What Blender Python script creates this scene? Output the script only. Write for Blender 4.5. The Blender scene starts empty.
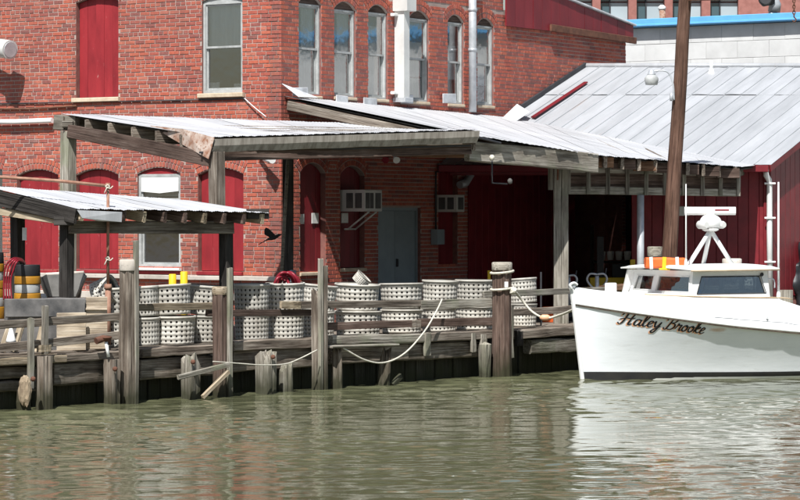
import bpy, bmesh, math, random
import numpy as np
from mathutils import Vector, Matrix
random.seed(7)
rnd = random.uniform
SC = bpy.context.scene
COL = SC.collection

# ------------------------------------------------------------------ camera, sky, sun, exposure
F, HOR, EYE = 2800.0, 220.0, 2.4          # focal length in photo pixels, horizon row, eye height above the water
cam_d = bpy.data.cameras.new('camera'); cam = bpy.data.objects.new('camera', cam_d); COL.objects.link(cam)
cam.location = (0, 0, EYE); cam.rotation_euler = (math.pi/2, 0, 0)
cam_d.sensor_width = 36; cam_d.lens = 36*F/800; cam_d.shift_y = -(250-HOR)/800
cam_d.clip_start = .5; cam_d.clip_end = 4000
SC.camera = cam
SUN_EL = math.radians(54); SUN_AZ = math.radians(193)       # azimuth clockwise from +Y
tosun = Vector((math.sin(SUN_AZ)*math.cos(SUN_EL), math.cos(SUN_AZ)*math.cos(SUN_EL), math.sin(SUN_EL)))
w = bpy.data.worlds.new('World'); SC.world = w; w.use_nodes = True
wn = w.node_tree; sky = wn.nodes.new('ShaderNodeTexSky'); sky.sky_type = 'NISHITA'; sky.sun_disc = False
sky.sun_elevation = SUN_EL; sky.sun_rotation = SUN_AZ; sky.air_density = 1.2; sky.dust_density = 1.5
wn.links.new(sky.outputs[0], wn.nodes['Background'].inputs[0]); wn.nodes['Background'].inputs[1].default_value = .065
sd = bpy.data.lights.new('sun', 'SUN'); sd.energy = 4.7; sd.angle = math.radians(.55); sd.color = (1, .985, .96)
so = bpy.data.objects.new('sun', sd); COL.objects.link(so); so.rotation_euler = tosun.to_track_quat('Z', 'Y').to_euler()
SC.view_settings.view_transform = 'Standard'; SC.view_settings.look = 'None'
SC.view_settings.exposure = .58; SC.view_settings.gamma = 1; SC.view_settings.use_curve_mapping = False
SC.cycles.max_bounces = 8; SC.cycles.transparent_max_bounces = 8

# ------------------------------------------------------------------ geometry of the place
def P(px, py, Y): return Vector(((px-400)/F*Y, Y, EYE-(py-HOR)/F*Y))
def zy(py, Y): return EYE-(py-HOR)/F*Y
CX, CY = -1.955, 46.0                       # corner of the brick building
dL = Vector((.8387, -.5446, 0)); dR = Vector((.5446, .8387, 0))
def ul(px):                                 # left facade: x along the wall (negative left of the corner)
    q = (px-400)/F; u = (CX-q*CY)/(.8387+.5446*q); return -u, CY+.5446*u
def tr(px):                                 # right facade
    q = (px-400)/F; t = (q*CY-CX)/(.5446-.8387*q); return t, CY+.8387*t
ML = Matrix(((dL.x, -dL.y, 0, CX), (dL.y, dL.x, 0, CY), (0, 0, 1, 0), (0, 0, 0, 1)))
MR = Matrix(((dR.x, -dR.y, 0, CX), (dR.y, dR.x, 0, CY), (0, 0, 1, 0), (0, 0, 0, 1)))
D0 = P(20, 410, 2.4*F/190); D1 = P(520, 375, 2.4*F/155); D0.z = D1.z = 0
DD = (D1-D0).normalized(); DN = Vector((-DD.y, DD.x, 0))   # along the dock edge, and inland
def dock(px, off=0., py=None, z=0.):        # point in the column px, off metres inland of the dock edge
    q = (px-400)/F; a = D0+DN*off
    k = (q*a.y-a.x)/(DD.x-q*DD.y); p = a+DD*k
    p.z = z if py is None else zy(py, p.y)
    return p
DECK = .70

# ------------------------------------------------------------------ object helpers
MWORLD = {}
def link(o, parent=None, mw=None, name=None):
    COL.objects.link(o); mw = mw if mw is not None else Matrix.Identity(4)
    if parent is not None:
        o.parent = parent; o.matrix_parent_inverse = MWORLD[parent].inverted()
    o.matrix_basis = mw; MWORLD[o] = mw
    return o
def empty(name, loc, label=None, cat=None, group=None):
    o = bpy.data.objects.new(name, None); o.empty_display_size = .2
    link(o, None, Matrix.Translation(Vector(loc)))
    if label: o['label'] = label; o['category'] = cat
    if group: o['group'] = group
    return o
def tag(o, label, cat, group=None):
    o['label'] = label; o['category'] = cat
    if group: o['group'] = group
    return o
def setting(o): o['kind'] = 'structure'; return o
def mesh(name, vs, fs, mat, parent=None, mw=None, smooth=False, thick=None):
    me = bpy.data.meshes.new(name); me.from_pydata([tuple(v) for v in vs], [], fs); me.update()
    if smooth: me.polygons.foreach_set('use_smooth', [True]*len(me.polygons))
    me.materials.append(mat)
    o = link(bpy.data.objects.new(name, me), parent, mw)
    if thick:
        m = o.modifiers.new('solid', 'SOLIDIFY'); m.thickness = thick; m.offset = 0
    return o
def bm_obj(name, bm, mat, parent=None, mw=None, smooth=False):
    me = bpy.data.meshes.new(name); bmesh.ops.recalc_face_normals(bm, faces=bm.faces); bm.to_mesh(me); bm.free()
    if smooth: me.polygons.foreach_set('use_smooth', [True]*len(me.polygons))
    me.materials.append(mat)
    return link(bpy.data.objects.new(name, me), parent, mw)
def frame(a, b, up=(0, 0, 1)):
    x = (b-a).normalized(); up = Vector(up)
    if abs(x.dot(up)) > .98: up = Vector((0, -1, 0))
    y = up.cross(x).normalized(); z = x.cross(y)
    m = Matrix((x, y, z)).transposed().to_4x4(); m.translation = (a+b)/2
    return m
def prism(L, wd, ht, bev=.008, nseg=2, jit=0.):
    """a timber: chamfered section swept along local X, rings shaken a little"""
    vs, fs = [], []; bev = min(bev, wd*.3, ht*.3)
    y, z = wd/2, ht/2
    sec = [(-y+bev, -z), (y-bev, -z), (y, -z+bev), (y, z-bev), (y-bev, z), (-y+bev, z), (-y, z-bev), (-y, -z+bev)]
    for i in range(nseg+1):
        x = -L/2+L*i/nseg; oy, oz = rnd(-jit, jit), rnd(-jit, jit)
        for (a, b) in sec:
            xe = x+(rnd(-jit, jit)*1.5 if i in (0, nseg) else 0)
            vs.append((xe, a+oy+rnd(-jit, jit)*.5, b+oz+rnd(-jit, jit)*.5))
    for i in range(nseg):
        for k in range(8):
            a = i*8+k; b = i*8+(k+1) % 8; fs.append((a, b, b+8, a+8))
    fs.append(tuple(range(7, -1, -1))); fs.append(tuple(range(nseg*8, nseg*8+8)))
    return vs, fs
def beam(name, a, b, wd, ht, mat, parent=None, up=(0, 0, 1), bev=.008, jit=0., nseg=2):
    a, b = Vector(a), Vector(b)
    vs, fs = prism((b-a).length, wd, ht, bev, nseg, jit)
    return mesh(name, vs, fs, mat, parent, frame(a, b, up))
def box(name, c, s, mat, parent=None, mw=None, bev=.01):
    """box of size s centred on c, in the frame mw"""
    vs, fs = prism(s[0], s[1], s[2], bev, 1)
    m = (mw if mw is not None else Matrix.Identity(4)) @ Matrix.Translation(Vector(c))
    return mesh(name, vs, fs, mat, parent, m)
def catmull(pts, n=6):
    pts = [Vector(p) for p in pts]; out = []
    for i in range(len(pts)-1):
        p0 = pts[max(i-1, 0)]; p1 = pts[i]; p2 = pts[i+1]; p3 = pts[min(i+2, len(pts)-1)]
        for k in range(n):
            t = k/n
            out.append(.5*((2*p1)+(p2-p0)*t+(2*p0-5*p1+4*p2-p3)*t*t+(3*p1-p0-3*p2+p3)*t**3))
    out.append(pts[-1]); return out
def tube_data(pts, r, sides=8, cap=True):
    pts = [Vector(p) for p in pts]; n = len(pts)
    rs = r if isinstance(r, (list, tuple)) else [r]*n
    vs, fs = [], []; prev = None
    for i, p in enumerate(pts):
        t = (pts[min(i+1, n-1)]-pts[max(i-1, 0)]).normalized()
        if prev is None:
            ref = Vector((0, 0, 1)) if abs(t.z) < .9 else Vector((1, 0, 0))
            u = t.cross(ref).normalized()
        else:
            u = (prev-t*prev.dot(t)).normalized()
        prev = u; v = t.cross(u)
        for k in range(sides):
            a = 2*math.pi*k/sides; vs.append(p+(u*math.cos(a)+v*math.sin(a))*rs[i])
    for i in range(n-1):
        for k in range(sides):
            a = i*sides+k; b = i*sides+(k+1) % sides; fs.append((a, b, b+sides, a+sides))
    if cap:
        fs.append(tuple(range(sides-1, -1, -1))); fs.append(tuple(range((n-1)*sides, n*sides)))
    return vs, fs
def tube(name, pts, r, mat, parent=None, sides=8, mw=None, smooth=True):
    vs, fs = tube_data(pts, r, sides)
    o = mesh(name, vs, fs, mat, parent, mw)
    if smooth:
        for p in o.data.polygons:
            if len(p.vertices) == 4: p.use_smooth = True
    return o
def lathe(name, prof, mat, parent=None, mw=None, n=20, smooth=True, cap=True):
    """prof: (r, z) pairs round local Z"""
    vs, fs = [], []
    for (r, z) in prof:
        for k in range(n):
            a = 2*math.pi*k/n; vs.append((r*math.cos(a), r*math.sin(a), z))
    for i in range(len(prof)-1):
        for k in range(n):
            a = i*n+k; b = i*n+(k+1) % n; fs.append((a, b, b+n, a+n))
    if cap:
        fs.append(tuple(range(n-1, -1, -1))); fs.append(tuple(range((len(prof)-1)*n, len(prof)*n)))
    o = mesh(name, vs, fs, mat, parent, mw)
    if smooth:
        for p in o.data.polygons:
            if len(p.vertices) == 4: p.use_smooth = True
    return o
def T(v): return Matrix.Translation(Vector(v))

# ------------------------------------------------------------------ materials
MATS = {}
def nodes(name, rough=.6, metal=0., spec=.3):
    m = bpy.data.materials.new(name); m.use_nodes = True; nt = m.node_tree; b = nt.nodes['Principled BSDF']
    b.inputs['Roughness'].default_value = rough; b.inputs['Metallic'].default_value = metal
    b.inputs['Specular IOR Level'].default_value = spec
    MATS[name] = m
    return m, nt, b
def N(nt, typ, **kw):
    n = nt.nodes.new(typ)
    for k, v in kw.items():
        if k.startswith('i_'):
            key = k[2:]; n.inputs[int(key) if key.isdigit() else key.replace('_', ' ')].default_value = v
        else: setattr(n, k, v)
    return n
def ramp(nt, stops, interp='LINEAR'):
    r = nt.nodes.new('ShaderNodeValToRGB'); r.color_ramp.interpolation = interp
    e = r.color_ramp.elements
    while len(e) < len(stops): e.new(.5)
    for el, (p, c) in zip(e, stops): el.position = p; el.color = (*c, 1) if len(c) == 3 else c
    return r
def mix(nt, fac, a, b, mode='MIX'):
    m = nt.nodes.new('ShaderNodeMix'); m.data_type = 'RGBA'; m.blend_type = mode
    for sock, v in ((m.inputs[0], fac), (m.inputs[6], a), (m.inputs[7], b)):
        if isinstance(v, bpy.types.NodeSocket): nt.links.new(v, sock)
        elif isinstance(v, (int, float)): sock.default_value = v
        else: sock.default_value = (*v, 1) if len(v) == 3 else v
    return m.outputs[2]
def math_(nt, op, a, b=None, clamp=False):
    m = nt.nodes.new('ShaderNodeMath'); m.operation = op; m.use_clamp = clamp
    for i, v in enumerate((a, b)):
        if v is None: continue
        if isinstance(v, bpy.types.NodeSocket): nt.links.new(v, m.inputs[i])
        else: m.inputs[i].default_value = v
    return m.outputs[0]
def coords(nt, scale, shift=True, world=False):
    if world: src = nt.nodes.new('ShaderNodeNewGeometry').outputs['Position']
    else: src = nt.nodes.new('ShaderNodeTexCoord').outputs['Object']
    mp = N(nt, 'ShaderNodeMapping'); mp.inputs['Scale'].default_value = scale; nt.links.new(src, mp.inputs[0])
    if shift and not world:
        oi = nt.nodes.new('ShaderNodeObjectInfo'); v = N(nt, 'ShaderNodeVectorMath', operation='SCALE')
        v.inputs[0].default_value = (37, 91, 53); nt.links.new(oi.outputs['Random'], v.inputs['Scale'])
        nt.links.new(v.outputs[0], mp.inputs['Location'])
    return mp.outputs[0]
def noise(nt, vec, scale=1., detail=5., rough=.6):
    n = N(nt, 'ShaderNodeTexNoise'); n.inputs['Scale'].default_value = scale; n.inputs['Detail'].default_value = detail
    n.inputs['Roughness'].default_value = rough; nt.links.new(vec, n.inputs['Vector']); return n.outputs[0]
def objvar(nt, col, amt):
    oi = nt.nodes.new('ShaderNodeObjectInfo'); v = math_(nt, 'MULTIPLY_ADD', oi.outputs['Random'], 2*amt)
    v.node.inputs[2].default_value = 1-amt
    h = nt.nodes.new('ShaderNodeHueSaturation'); nt.links.new(v, h.inputs['Value']); nt.links.new(col, h.inputs['Color'])
    return h.outputs[0]
def bump(nt, b, h, strength, dist=.01):
    n = N(nt, 'ShaderNodeBump'); n.inputs['Strength'].default_value = strength; n.inputs['Distance'].default_value = dist
    nt.links.new(h, n.inputs['Height']); nt.links.new(n.outputs[0], b.inputs['Normal'])

def wood(name, c_dark, c_mid, c_light, wet=False, var=.22, rough=.85, green=None):
    m, nt, b = nodes(name, rough, 0, .2)
    g = noise(nt, coords(nt, (1.6, 34, 34)), 1., 7, .65)
    big = noise(nt, coords(nt, (1.1, 3, 3)), 1.3, 4, .6)
    c = ramp(nt, [(.3, c_dark), (.5, c_mid), (.68, c_light)]); nt.links.new(g, c.inputs[0])
    st = ramp(nt, [(.36, (.36, .33, .31)), (.6, (1, 1, 1))]); nt.links.new(big, st.inputs[0])
    col = mix(nt, .75, c.outputs[0], st.outputs[0], 'MULTIPLY')
    crack = noise(nt, coords(nt, (.9, 60, 60)), 1., 3, .5)
    cr = ramp(nt, [(.33, (.12, .1, .09)), (.43, (1, 1, 1))]); nt.links.new(crack, cr.inputs[0])
    col = mix(nt, .8, col, cr.outputs[0], 'MULTIPLY')
    if green:
        gn = noise(nt, coords(nt, (2, 2, 2), world=True), 1.2, 4)
        gr = ramp(nt, [(.5, (0, 0, 0)), (.7, (1, 1, 1))]); nt.links.new(gn, gr.inputs[0])
        col = mix(nt, math_(nt, 'MULTIPLY', gr.outputs[0], .5), col, green)
    col = objvar(nt, col, var)
    if wet:                                  # weed and slime where the tide reaches
        geo = nt.nodes.new('ShaderNodeNewGeometry'); sp = nt.nodes.new('ShaderNodeSeparateXYZ'); nt.links.new(geo.outputs['Position'], sp.inputs[0])
        wob = math_(nt, 'MULTIPLY_ADD', noise(nt, coords(nt, (5, 5, 1.5), world=True), 1., 4), .5); wob.node.inputs[2].default_value = -.25
        z = math_(nt, 'ADD', sp.outputs[2], wob)
        t = N(nt, 'ShaderNodeMapRange', i_1=.46, i_2=.06); nt.links.new(z, t.inputs[0])
        col = mix(nt, math_(nt, 'MULTIPLY', t.outputs[0], .88), col, (.026, .028, .013))
    nt.links.new(col, b.inputs['Base Color'])
    h = math_(nt, 'ADD', g, crack); bump(nt, b, h, .55, .012)
    return m
def paint(name, c, c2=None, var=.06, rough=.5, scale=3., bumpy=.1, chip=None, chipamt=.68, metal=0, streak=(1, 1, 1), spec=.35):
    m, nt, b = nodes(name, rough, metal, spec)
    c2 = c2 or tuple(x*.8 for x in c)
    n1 = noise(nt, coords(nt, tuple(s*scale for s in streak)), 1., 6, .62)
    r = ramp(nt, [(.35, c2), (.62, c)]); nt.links.new(n1, r.inputs[0]); col = r.outputs[0]
    if chip:
        n2 = noise(nt, coords(nt, tuple(s*scale*4 for s in streak)), 1.3, 8, .7)
        cr = ramp(nt, [(chipamt, (0, 0, 0)), (chipamt+.05, (1, 1, 1))]); nt.links.new(n2, cr.inputs[0])
        col = mix(nt, math_(nt, 'MULTIPLY', cr.outputs[0], .8), col, chip)
    col = objvar(nt, col, var); nt.links.new(col, b.inputs['Base Color'])
    if bumpy: bump(nt, b, noise(nt, coords(nt, (scale*8,)*3), 1., 4), bumpy, .006)
    return m

wood('wood_grey', (.095, .07, .052), (.23, .192, .155), (.385, .34, .285), wet=True)
wood('wood_pale', (.14, .125, .1), (.295, .27, .225), (.44, .415, .36), wet=True, green=(.2, .22, .14))
wood('wood_brown', (.07, .045, .035), (.13, .088, .07), (.2, .15, .125), wet=True)
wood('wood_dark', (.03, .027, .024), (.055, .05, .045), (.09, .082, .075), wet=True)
wood('wood_tan', (.26, .2, .13), (.39, .32, .225), (.5, .43, .33), wet=False)
wood('wood_orange', (.16, .085, .05), (.27, .15, .09), (.36, .22, .14))
wood('pole_wood', (.085, .045, .032), (.135, .075, .052), (.195, .115, .085), var=.02)
wood('plywood', (.5, .4, .28), (.62, .52, .39), (.68, .6, .48), var=.08)
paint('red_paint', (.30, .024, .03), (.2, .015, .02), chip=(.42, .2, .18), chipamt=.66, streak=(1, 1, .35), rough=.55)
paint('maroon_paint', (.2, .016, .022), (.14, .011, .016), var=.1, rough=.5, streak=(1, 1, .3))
def sheet_metal(name, c, c2, ang, rust, amt):
    m, nt, b = nodes(name, .5, 0, .35)
    src = nt.nodes.new('ShaderNodeNewGeometry').outputs['Position']
    def vec(sc):
        r_ = N(nt, 'ShaderNodeMapping'); r_.inputs['Rotation'].default_value = (0, 0, ang); nt.links.new(src, r_.inputs[0])
        s_ = N(nt, 'ShaderNodeMapping'); s_.inputs['Scale'].default_value = sc; nt.links.new(r_.outputs[0], s_.inputs[0]); return s_.outputs[0]
    n1 = noise(nt, vec((.6, 4, .6)), 1., 6, .65); r = ramp(nt, [(.35, c2), (.65, c)]); nt.links.new(n1, r.inputs[0])
    n2 = noise(nt, vec((.35, 14, .35)), 1., 5, .6); k = ramp(nt, [(amt, (0, 0, 0)), (amt+.08, (1, 1, 1))]); nt.links.new(n2, k.inputs[0])
    col = mix(nt, math_(nt, 'MULTIPLY', k.outputs[0], .55), r.outputs[0], rust)
    n3 = noise(nt, vec((2, 2, 2)), 1.4, 8, .7); k3 = ramp(nt, [(.62, (0, 0, 0)), (.72, (1, 1, 1))]); nt.links.new(n3, k3.inputs[0])
    col = mix(nt, math_(nt, 'MULTIPLY', k3.outputs[0], .3), col, tuple(x*.6 for x in c2))
    nt.links.new(objvar(nt, col, .06), b.inputs['Base Color'])
    bump(nt, b, noise(nt, vec((3, 3, 3)), 1., 3), .12, .02)
# slope lines: seams of the barn run along dR, sheets of the sheds run towards the dock
sheet_metal('roof_grey', (.385, .395, .41), (.30, .31, .322), -math.atan2(.8387, .5446), (.3, .2, .15), .66)
sheet_metal('roof_white', (.53, .535, .545), (.39, .395, .405), -math.atan2(.64, -.768), (.4, .36, .33), .62)
paint('fascia_grey', (.36, .33, .285), (.2, .175, .145), rough=.7, scale=4, streak=(3, 3, .25))
paint('hopper_grey', (.13, .125, .115), (.07, .068, .062), rough=.75, scale=3)
paint('reveal', (.26, .11, .09), (.17, .075, .065), rough=.9, scale=9)
paint('flashing', (.62, .64, .66), (.42, .43, .44), rough=.45, scale=5)
paint('galvanised', (.55, .57, .59), (.4, .42, .44), rough=.4, metal=.3, scale=6)
paint('metal_dark', (.05, .05, .055), (.03, .03, .033), rough=.5)
paint('rusty_sheet', (.5, .42, .36), (.24, .1, .05), scale=4, rough=.8, chip=(.2, .08, .035), chipamt=.55)
paint('rust', (.16, .07, .042), (.09, .04, .026), scale=8, rough=.85)
paint('rust_pipe', (.35, .2, .14), (.24, .115, .075), scale=8, rough=.8)
paint('white_paint', (.80, .80, .78), (.72, .72, .70), scale=2, rough=.4)
paint('frame_grey', (.42, .43, .42), (.3, .31, .3), scale=6, rough=.5)
paint('door_grey', (.27, .32, .35), (.22, .265, .29), scale=2, rough=.5)
paint('stone_sill', (.6, .5, .37), (.48, .38, .27), scale=7, rough=.85, chip=(.3, .2, .13), chipamt=.6)
paint('ground_dirt', (.15, .135, .115), (.1, .09, .075), scale=.6, rough=.95, bumpy=.3)
paint('concrete', (.2, .19, .18), (.06, .06, .06), scale=2.2, rough=.9, bumpy=.3)
paint('concrete_pale', (.55, .5, .44), (.4, .36, .31), scale=2.5, rough=.9, bumpy=.3, chip=(.22, .2, .18), chipamt=.6)
paint('basket_plastic', (.53, .51, .455), (.35, .325, .28), var=.2, scale=4, rough=.6, chip=(.26, .22, .17), chipamt=.62)
paint('barrel_yellow', (.42, .2, .018), (.3, .14, .013), scale=4, rough=.5)
paint('bright_yellow', (.75, .5, .02), (.65, .42, .02), rough=.5)
paint('orange', (.85, .16, .035), (.72, .12, .03), rough=.45)
paint('black_rubber', (.025, .025, .027), (.015, .015, .017), rough=.6)
paint('hose_red', (.24, .015, .028), (.16, .01, .018), rough=.4)
paint('rope', (.62, .59, .5), (.45, .42, .35), scale=30, rough=.9)
paint('ac_white', (.6, .6, .57), (.5, .5, .48), rough=.5)
paint('ac_dark', (.1, .1, .1), (.06, .06, .06), rough=.6)
paint('paper', (.72, .72, .70), (.62, .62, .6), scale=25, rough=.9, bumpy=0)
paint('lettering_black', (.012, .016, .022), (.01, .012, .018), rough=.35, bumpy=0)
paint('lettering_orange', (.8, .45, .28), (.74, .38, .22), rough=.4, bumpy=0)
paint('boot_black', (.02, .02, .022), (.035, .033, .03), rough=.6)
paint('trim_tan', (.55, .42, .28), (.4, .3, .2), rough=.6)
paint('blue_cap', (.14, .42, .74), (.12, .37, .68), var=.03, rough=.5)
paint('block_white', (.62, .62, .61), (.52, .52, .51), var=.07, scale=1.5, rough=.85, bumpy=.15)
paint('far_brick', (.34, .15, .125), (.27, .115, .095), scale=6, rough=.9)
paint('rag_cloth', (.36, .28, .19), (.2, .15, .1), scale=9, rough=.95, bumpy=.5)
paint('hole_shade', (.03, .028, .024), (.015, .014, .012), rough=.95)  # near-black that stands for the shade inside the baskets
paint('mud', (.2, .16, .11), (.12, .095, .065), rough=.95)
paint('bird_black', (.012, .012, .014), (.008, .008, .009), rough=.6, bumpy=0)
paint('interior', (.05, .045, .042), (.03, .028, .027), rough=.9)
paint('curtain', (.82, .83, .83), (.66, .67, .68), scale=2, rough=.95, streak=(4, 4, .3))
paint('blue_thing', (.12, .28, .5), (.1, .22, .42), rough=.6)
paint('tarp_black', (.02, .021, .024), (.012, .013, .015), rough=.45)

def hull_material():
    m, nt, b = nodes('hull_white', .32, 0, .45)
    n1 = noise(nt, coords(nt, (1.2, 1.2, 2.5), False), 1., 5)
    r = ramp(nt, [(.35, (.76, .79, .81)), (.65, (.83, .855, .87))]); nt.links.new(n1, r.inputs[0])
    tc = nt.nodes.new('ShaderNodeTexCoord'); sp = nt.nodes.new('ShaderNodeSeparateXYZ'); nt.links.new(tc.outputs['Object'], sp.inputs[0])
    # rust weeping from a fastening
    dx = math_(nt, 'MULTIPLY', math_(nt, 'SUBTRACT', sp.outputs[0], 1.68), 5.5); dz = math_(nt, 'MULTIPLY', math_(nt, 'SUBTRACT', sp.outputs[2], .755), 22.)
    d = math_(nt, 'ADD', math_(nt, 'MULTIPLY', dx, dx), math_(nt, 'MULTIPLY', dz, dz))
    nn = noise(nt, coords(nt, (14, 14, 14), False), 1., 5)
    k = N(nt, 'ShaderNodeMapRange', i_1=1.2, i_2=.2); nt.links.new(math_(nt, 'ADD', d, nn), k.inputs[0])
    col = mix(nt, math_(nt, 'MULTIPLY', k.outputs[0], .85), r.outputs[0], (.5, .25, .09))
    sc_ = noise(nt, coords(nt, (1.5, 1.5, 11), False), 1., 7, .7); s2 = ramp(nt, [(.56, (0, 0, 0)), (.7, (1, 1, 1))]); nt.links.new(sc_, s2.inputs[0])
    col = mix(nt, math_(nt, 'MULTIPLY', s2.outputs[0], .35), col, (.52, .53, .52))
    # scum line just above the boot stripe
    s = N(nt, 'ShaderNodeMapRange', i_1=.2, i_2=.05); nt.links.new(math_(nt, 'ADD', sp.outputs[2], math_(nt, 'MULTIPLY', nn, .12)), s.inputs[0])
    col = mix(nt, math_(nt, 'MULTIPLY', s.outputs[0], .5), col, (.5, .47, .36))
    nt.links.new(col, b.inputs['Base Color'])
    seam = math_(nt, 'GREATER_THAN', math_(nt, 'ABSOLUTE', math_(nt, 'SUBTRACT', math_(nt, 'FRACT', math_(nt, 'MULTIPLY', sp.outputs[2], 6.2)), .5)), .03)
    bump(nt, b, math_(nt, 'ADD', noise(nt, coords(nt, (3, 3, 9), False), 1., 3), math_(nt, 'MULTIPLY', seam, .12)), .1, .02)
hull_material()
def brick_material():
    m, nt, b = nodes('brick', .88, 0, .2)
    geo = nt.nodes.new('ShaderNodeNewGeometry'); oi = nt.nodes.new('ShaderNodeObjectInfo')
    f = math_(nt, 'FRACT', math_(nt, 'ADD', geo.outputs['Random Per Island'], math_(nt, 'MULTIPLY', oi.outputs['Random'], 7.31)))
    r = ramp(nt, [(0, (.24, .1, .085)), (.07, (.3, .1, .083)), (.25, (.37, .103, .076)), (.55, (.425, .112, .076)), (.8, (.475, .126, .076)), (1, (.47, .165, .115))])
    nt.links.new(f, r.inputs[0])
    wv = coords(nt, (1, 1, 1), world=True)
    n1 = noise(nt, wv, 26., 6, .7); t = ramp(nt, [(.35, (.68, .66, .66)), (.65, (1.12, 1.1, 1.1))]); nt.links.new(n1, t.inputs[0])
    col = mix(nt, .8, r.outputs[0], t.outputs[0], 'MULTIPLY')
    big = noise(nt, wv, .55, 4, .55); k = ramp(nt, [(.42, (0, 0, 0)), (.62, (1, 1, 1))]); nt.links.new(big, k.inputs[0])
    col = mix(nt, math_(nt, 'MULTIPLY', k.outputs[0], .38), col, (.2, .085, .075))            # sooty areas
    eff = noise(nt, wv, 2.2, 7, .72); e = ramp(nt, [(.6, (0, 0, 0)), (.72, (1, 1, 1))]); nt.links.new(eff, e.inputs[0])
    col = mix(nt, math_(nt, 'MULTIPLY', e.outputs[0], .4), col, (.5, .36, .32))               # efflorescence
    run = noise(nt, coords(nt, (2.6, 2.6, .22), world=True), 1., 5, .6); rr_ = ramp(nt, [(.5, (0, 0, 0)), (.68, (1, 1, 1))]); nt.links.new(run, rr_.inputs[0])
    col = mix(nt, math_(nt, 'MULTIPLY', rr_.outputs[0], .4), col, (.16, .09, .08))            # water runs
    nt.links.new(col, b.inputs['Base Color']); bump(nt, b, n1, .5, .006)
brick_material()
paint('mortar', (.44, .36, .315), (.3, .23, .2), scale=1.2, rough=.95, bumpy=.4, var=0)
def glass_material(name, tint, gloss=.06):
    m, nt, b = nodes(name, .05)
    nt.nodes.remove(b); out = nt.nodes['Material Output']
    tr_ = N(nt, 'ShaderNodeBsdfTransparent'); tr_.inputs[0].default_value = (*tint, 1)
    gl = N(nt, 'ShaderNodeBsdfGlossy'); gl.inputs['Roughness'].default_value = gloss
    fr = N(nt, 'ShaderNodeFresnel', i_0=1.5)
    n = N(nt, 'ShaderNodeBump'); n.inputs['Strength'].default_value = .04; n.inputs['Distance'].default_value = .05
    nt.links.new(noise(nt, coords(nt, (3, 3, 3), world=True), 1., 2), n.inputs['Height'])
    nt.links.new(n.outputs[0], gl.inputs['Normal'])
    f2 = math_(nt, 'ADD', math_(nt, 'MULTIPLY', fr.outputs[0], 2.2), .22, True)
    mx = N(nt, 'ShaderNodeMixShader'); nt.links.new(f2, mx.inputs[0]); nt.links.new(tr_.outputs[0], mx.inputs[1]); nt.links.new(gl.outputs[0], mx.inputs[2])
    nt.links.new(mx.outputs[0], out.inputs[0])
glass_material('glass', (.82, .86, .87)); glass_material('boat_glass', (.5, .56, .58), .02)
def far_glass(name, c):
    m, nt, b = nodes(name, .12, 0, .6)
    n1 = noise(nt, coords(nt, (.25, .25, .4), world=True), 1., 3); r = ramp(nt, [(.35, tuple(x*.75 for x in c)), (.65, c)])
    nt.links.new(n1, r.inputs[0]); nt.links.new(r.outputs[0], b.inputs['Base Color'])
far_glass('far_glass_light', (.42, .5, .54)); far_glass('far_glass_dark', (.07, .12, .14))
def water_material():
    m, nt, b = nodes('water', .012, 0, .5)
    b.inputs['IOR'].default_value = 1.33
    n1 = noise(nt, coords(nt, (.2, .12, 1), world=True), 1., 4)
    r = ramp(nt, [(.35, (.095, .098, .052)), (.65, (.118, .122, .068))]); nt.links.new(n1, r.inputs[0])
    nt.links.new(r.outputs[0], b.inputs['Base Color'])
    h = math_(nt, 'ADD', noise(nt, coords(nt, (5, 9, 1), world=True), 1., 4, .6), math_(nt, 'MULTIPLY', noise(nt, coords(nt, (16, 26, 1), world=True), 1., 3), .35))
    bump(nt, b, h, .06, .02)
water_material()
M = MATS

# ================================================================== the setting: water and land
def build_water():
    xs = np.concatenate([[-1500, -300, -60, -25], np.arange(-9, 10.01, .05), [25, 60, 300, 1500]])
    ys = np.concatenate([[-1500, -300, -40, 5, 15], np.concatenate([np.arange(22, 38, .032), np.arange(38, 52.01, .045)]), [70, 200, 1500]])
    X, Y = np.meshgrid(xs, ys); Z = np.zeros_like(X); rs = np.random.RandomState(3)
    for i in range(80):
        lam = math.exp(rs.uniform(math.log(.15), math.log(1.0))); th = rs.normal(math.pi/2+.35, .65)
        k = 2*math.pi/lam; amp = .0038*lam*rs.uniform(.4, 1)
        Z += amp*np.sin(k*(X*math.cos(th)+Y*math.sin(th))+rs.uniform(0, 6.28))
    patch = .55+.45*np.sin(X*.55+1.1*np.sin(Y*.21))*np.sin(Y*.33+.7*np.sin(X*.4+1))
    edge = np.clip(np.minimum(np.minimum(X+9, 10-X), np.minimum(Y-22, 52-Y)), 0, 1)
    Z *= patch*edge
    ny, nx = X.shape
    vs = np.stack([X.ravel(), Y.ravel(), Z.ravel()], 1)
    i = (np.arange(ny-1)[:, None]*nx+np.arange(nx-1)[None, :]).ravel()
    fs = np.stack([i, i+1, i+1+nx, i+nx], 1)
    o = mesh('water', vs.tolist(), fs.tolist(), M['water'], smooth=True); setting(o)
build_water()
a = D0-DD*60+DN*.36; b = D0+DD*80+DN*.36; c = b+DN*900+DD*600; d = a+DN*900-DD*600
setting(mesh('ground', [(p.x, p.y, .655) for p in (a, b, c, d)], [(0, 1, 2, 3)], M['ground_dirt']))
setting(mesh('canal_bed', [(-300, -300, -2), (300, -300, -2), (300, 300, -2), (-300, 300, -2)], [(0, 1, 2, 3)], M['mud']))

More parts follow.
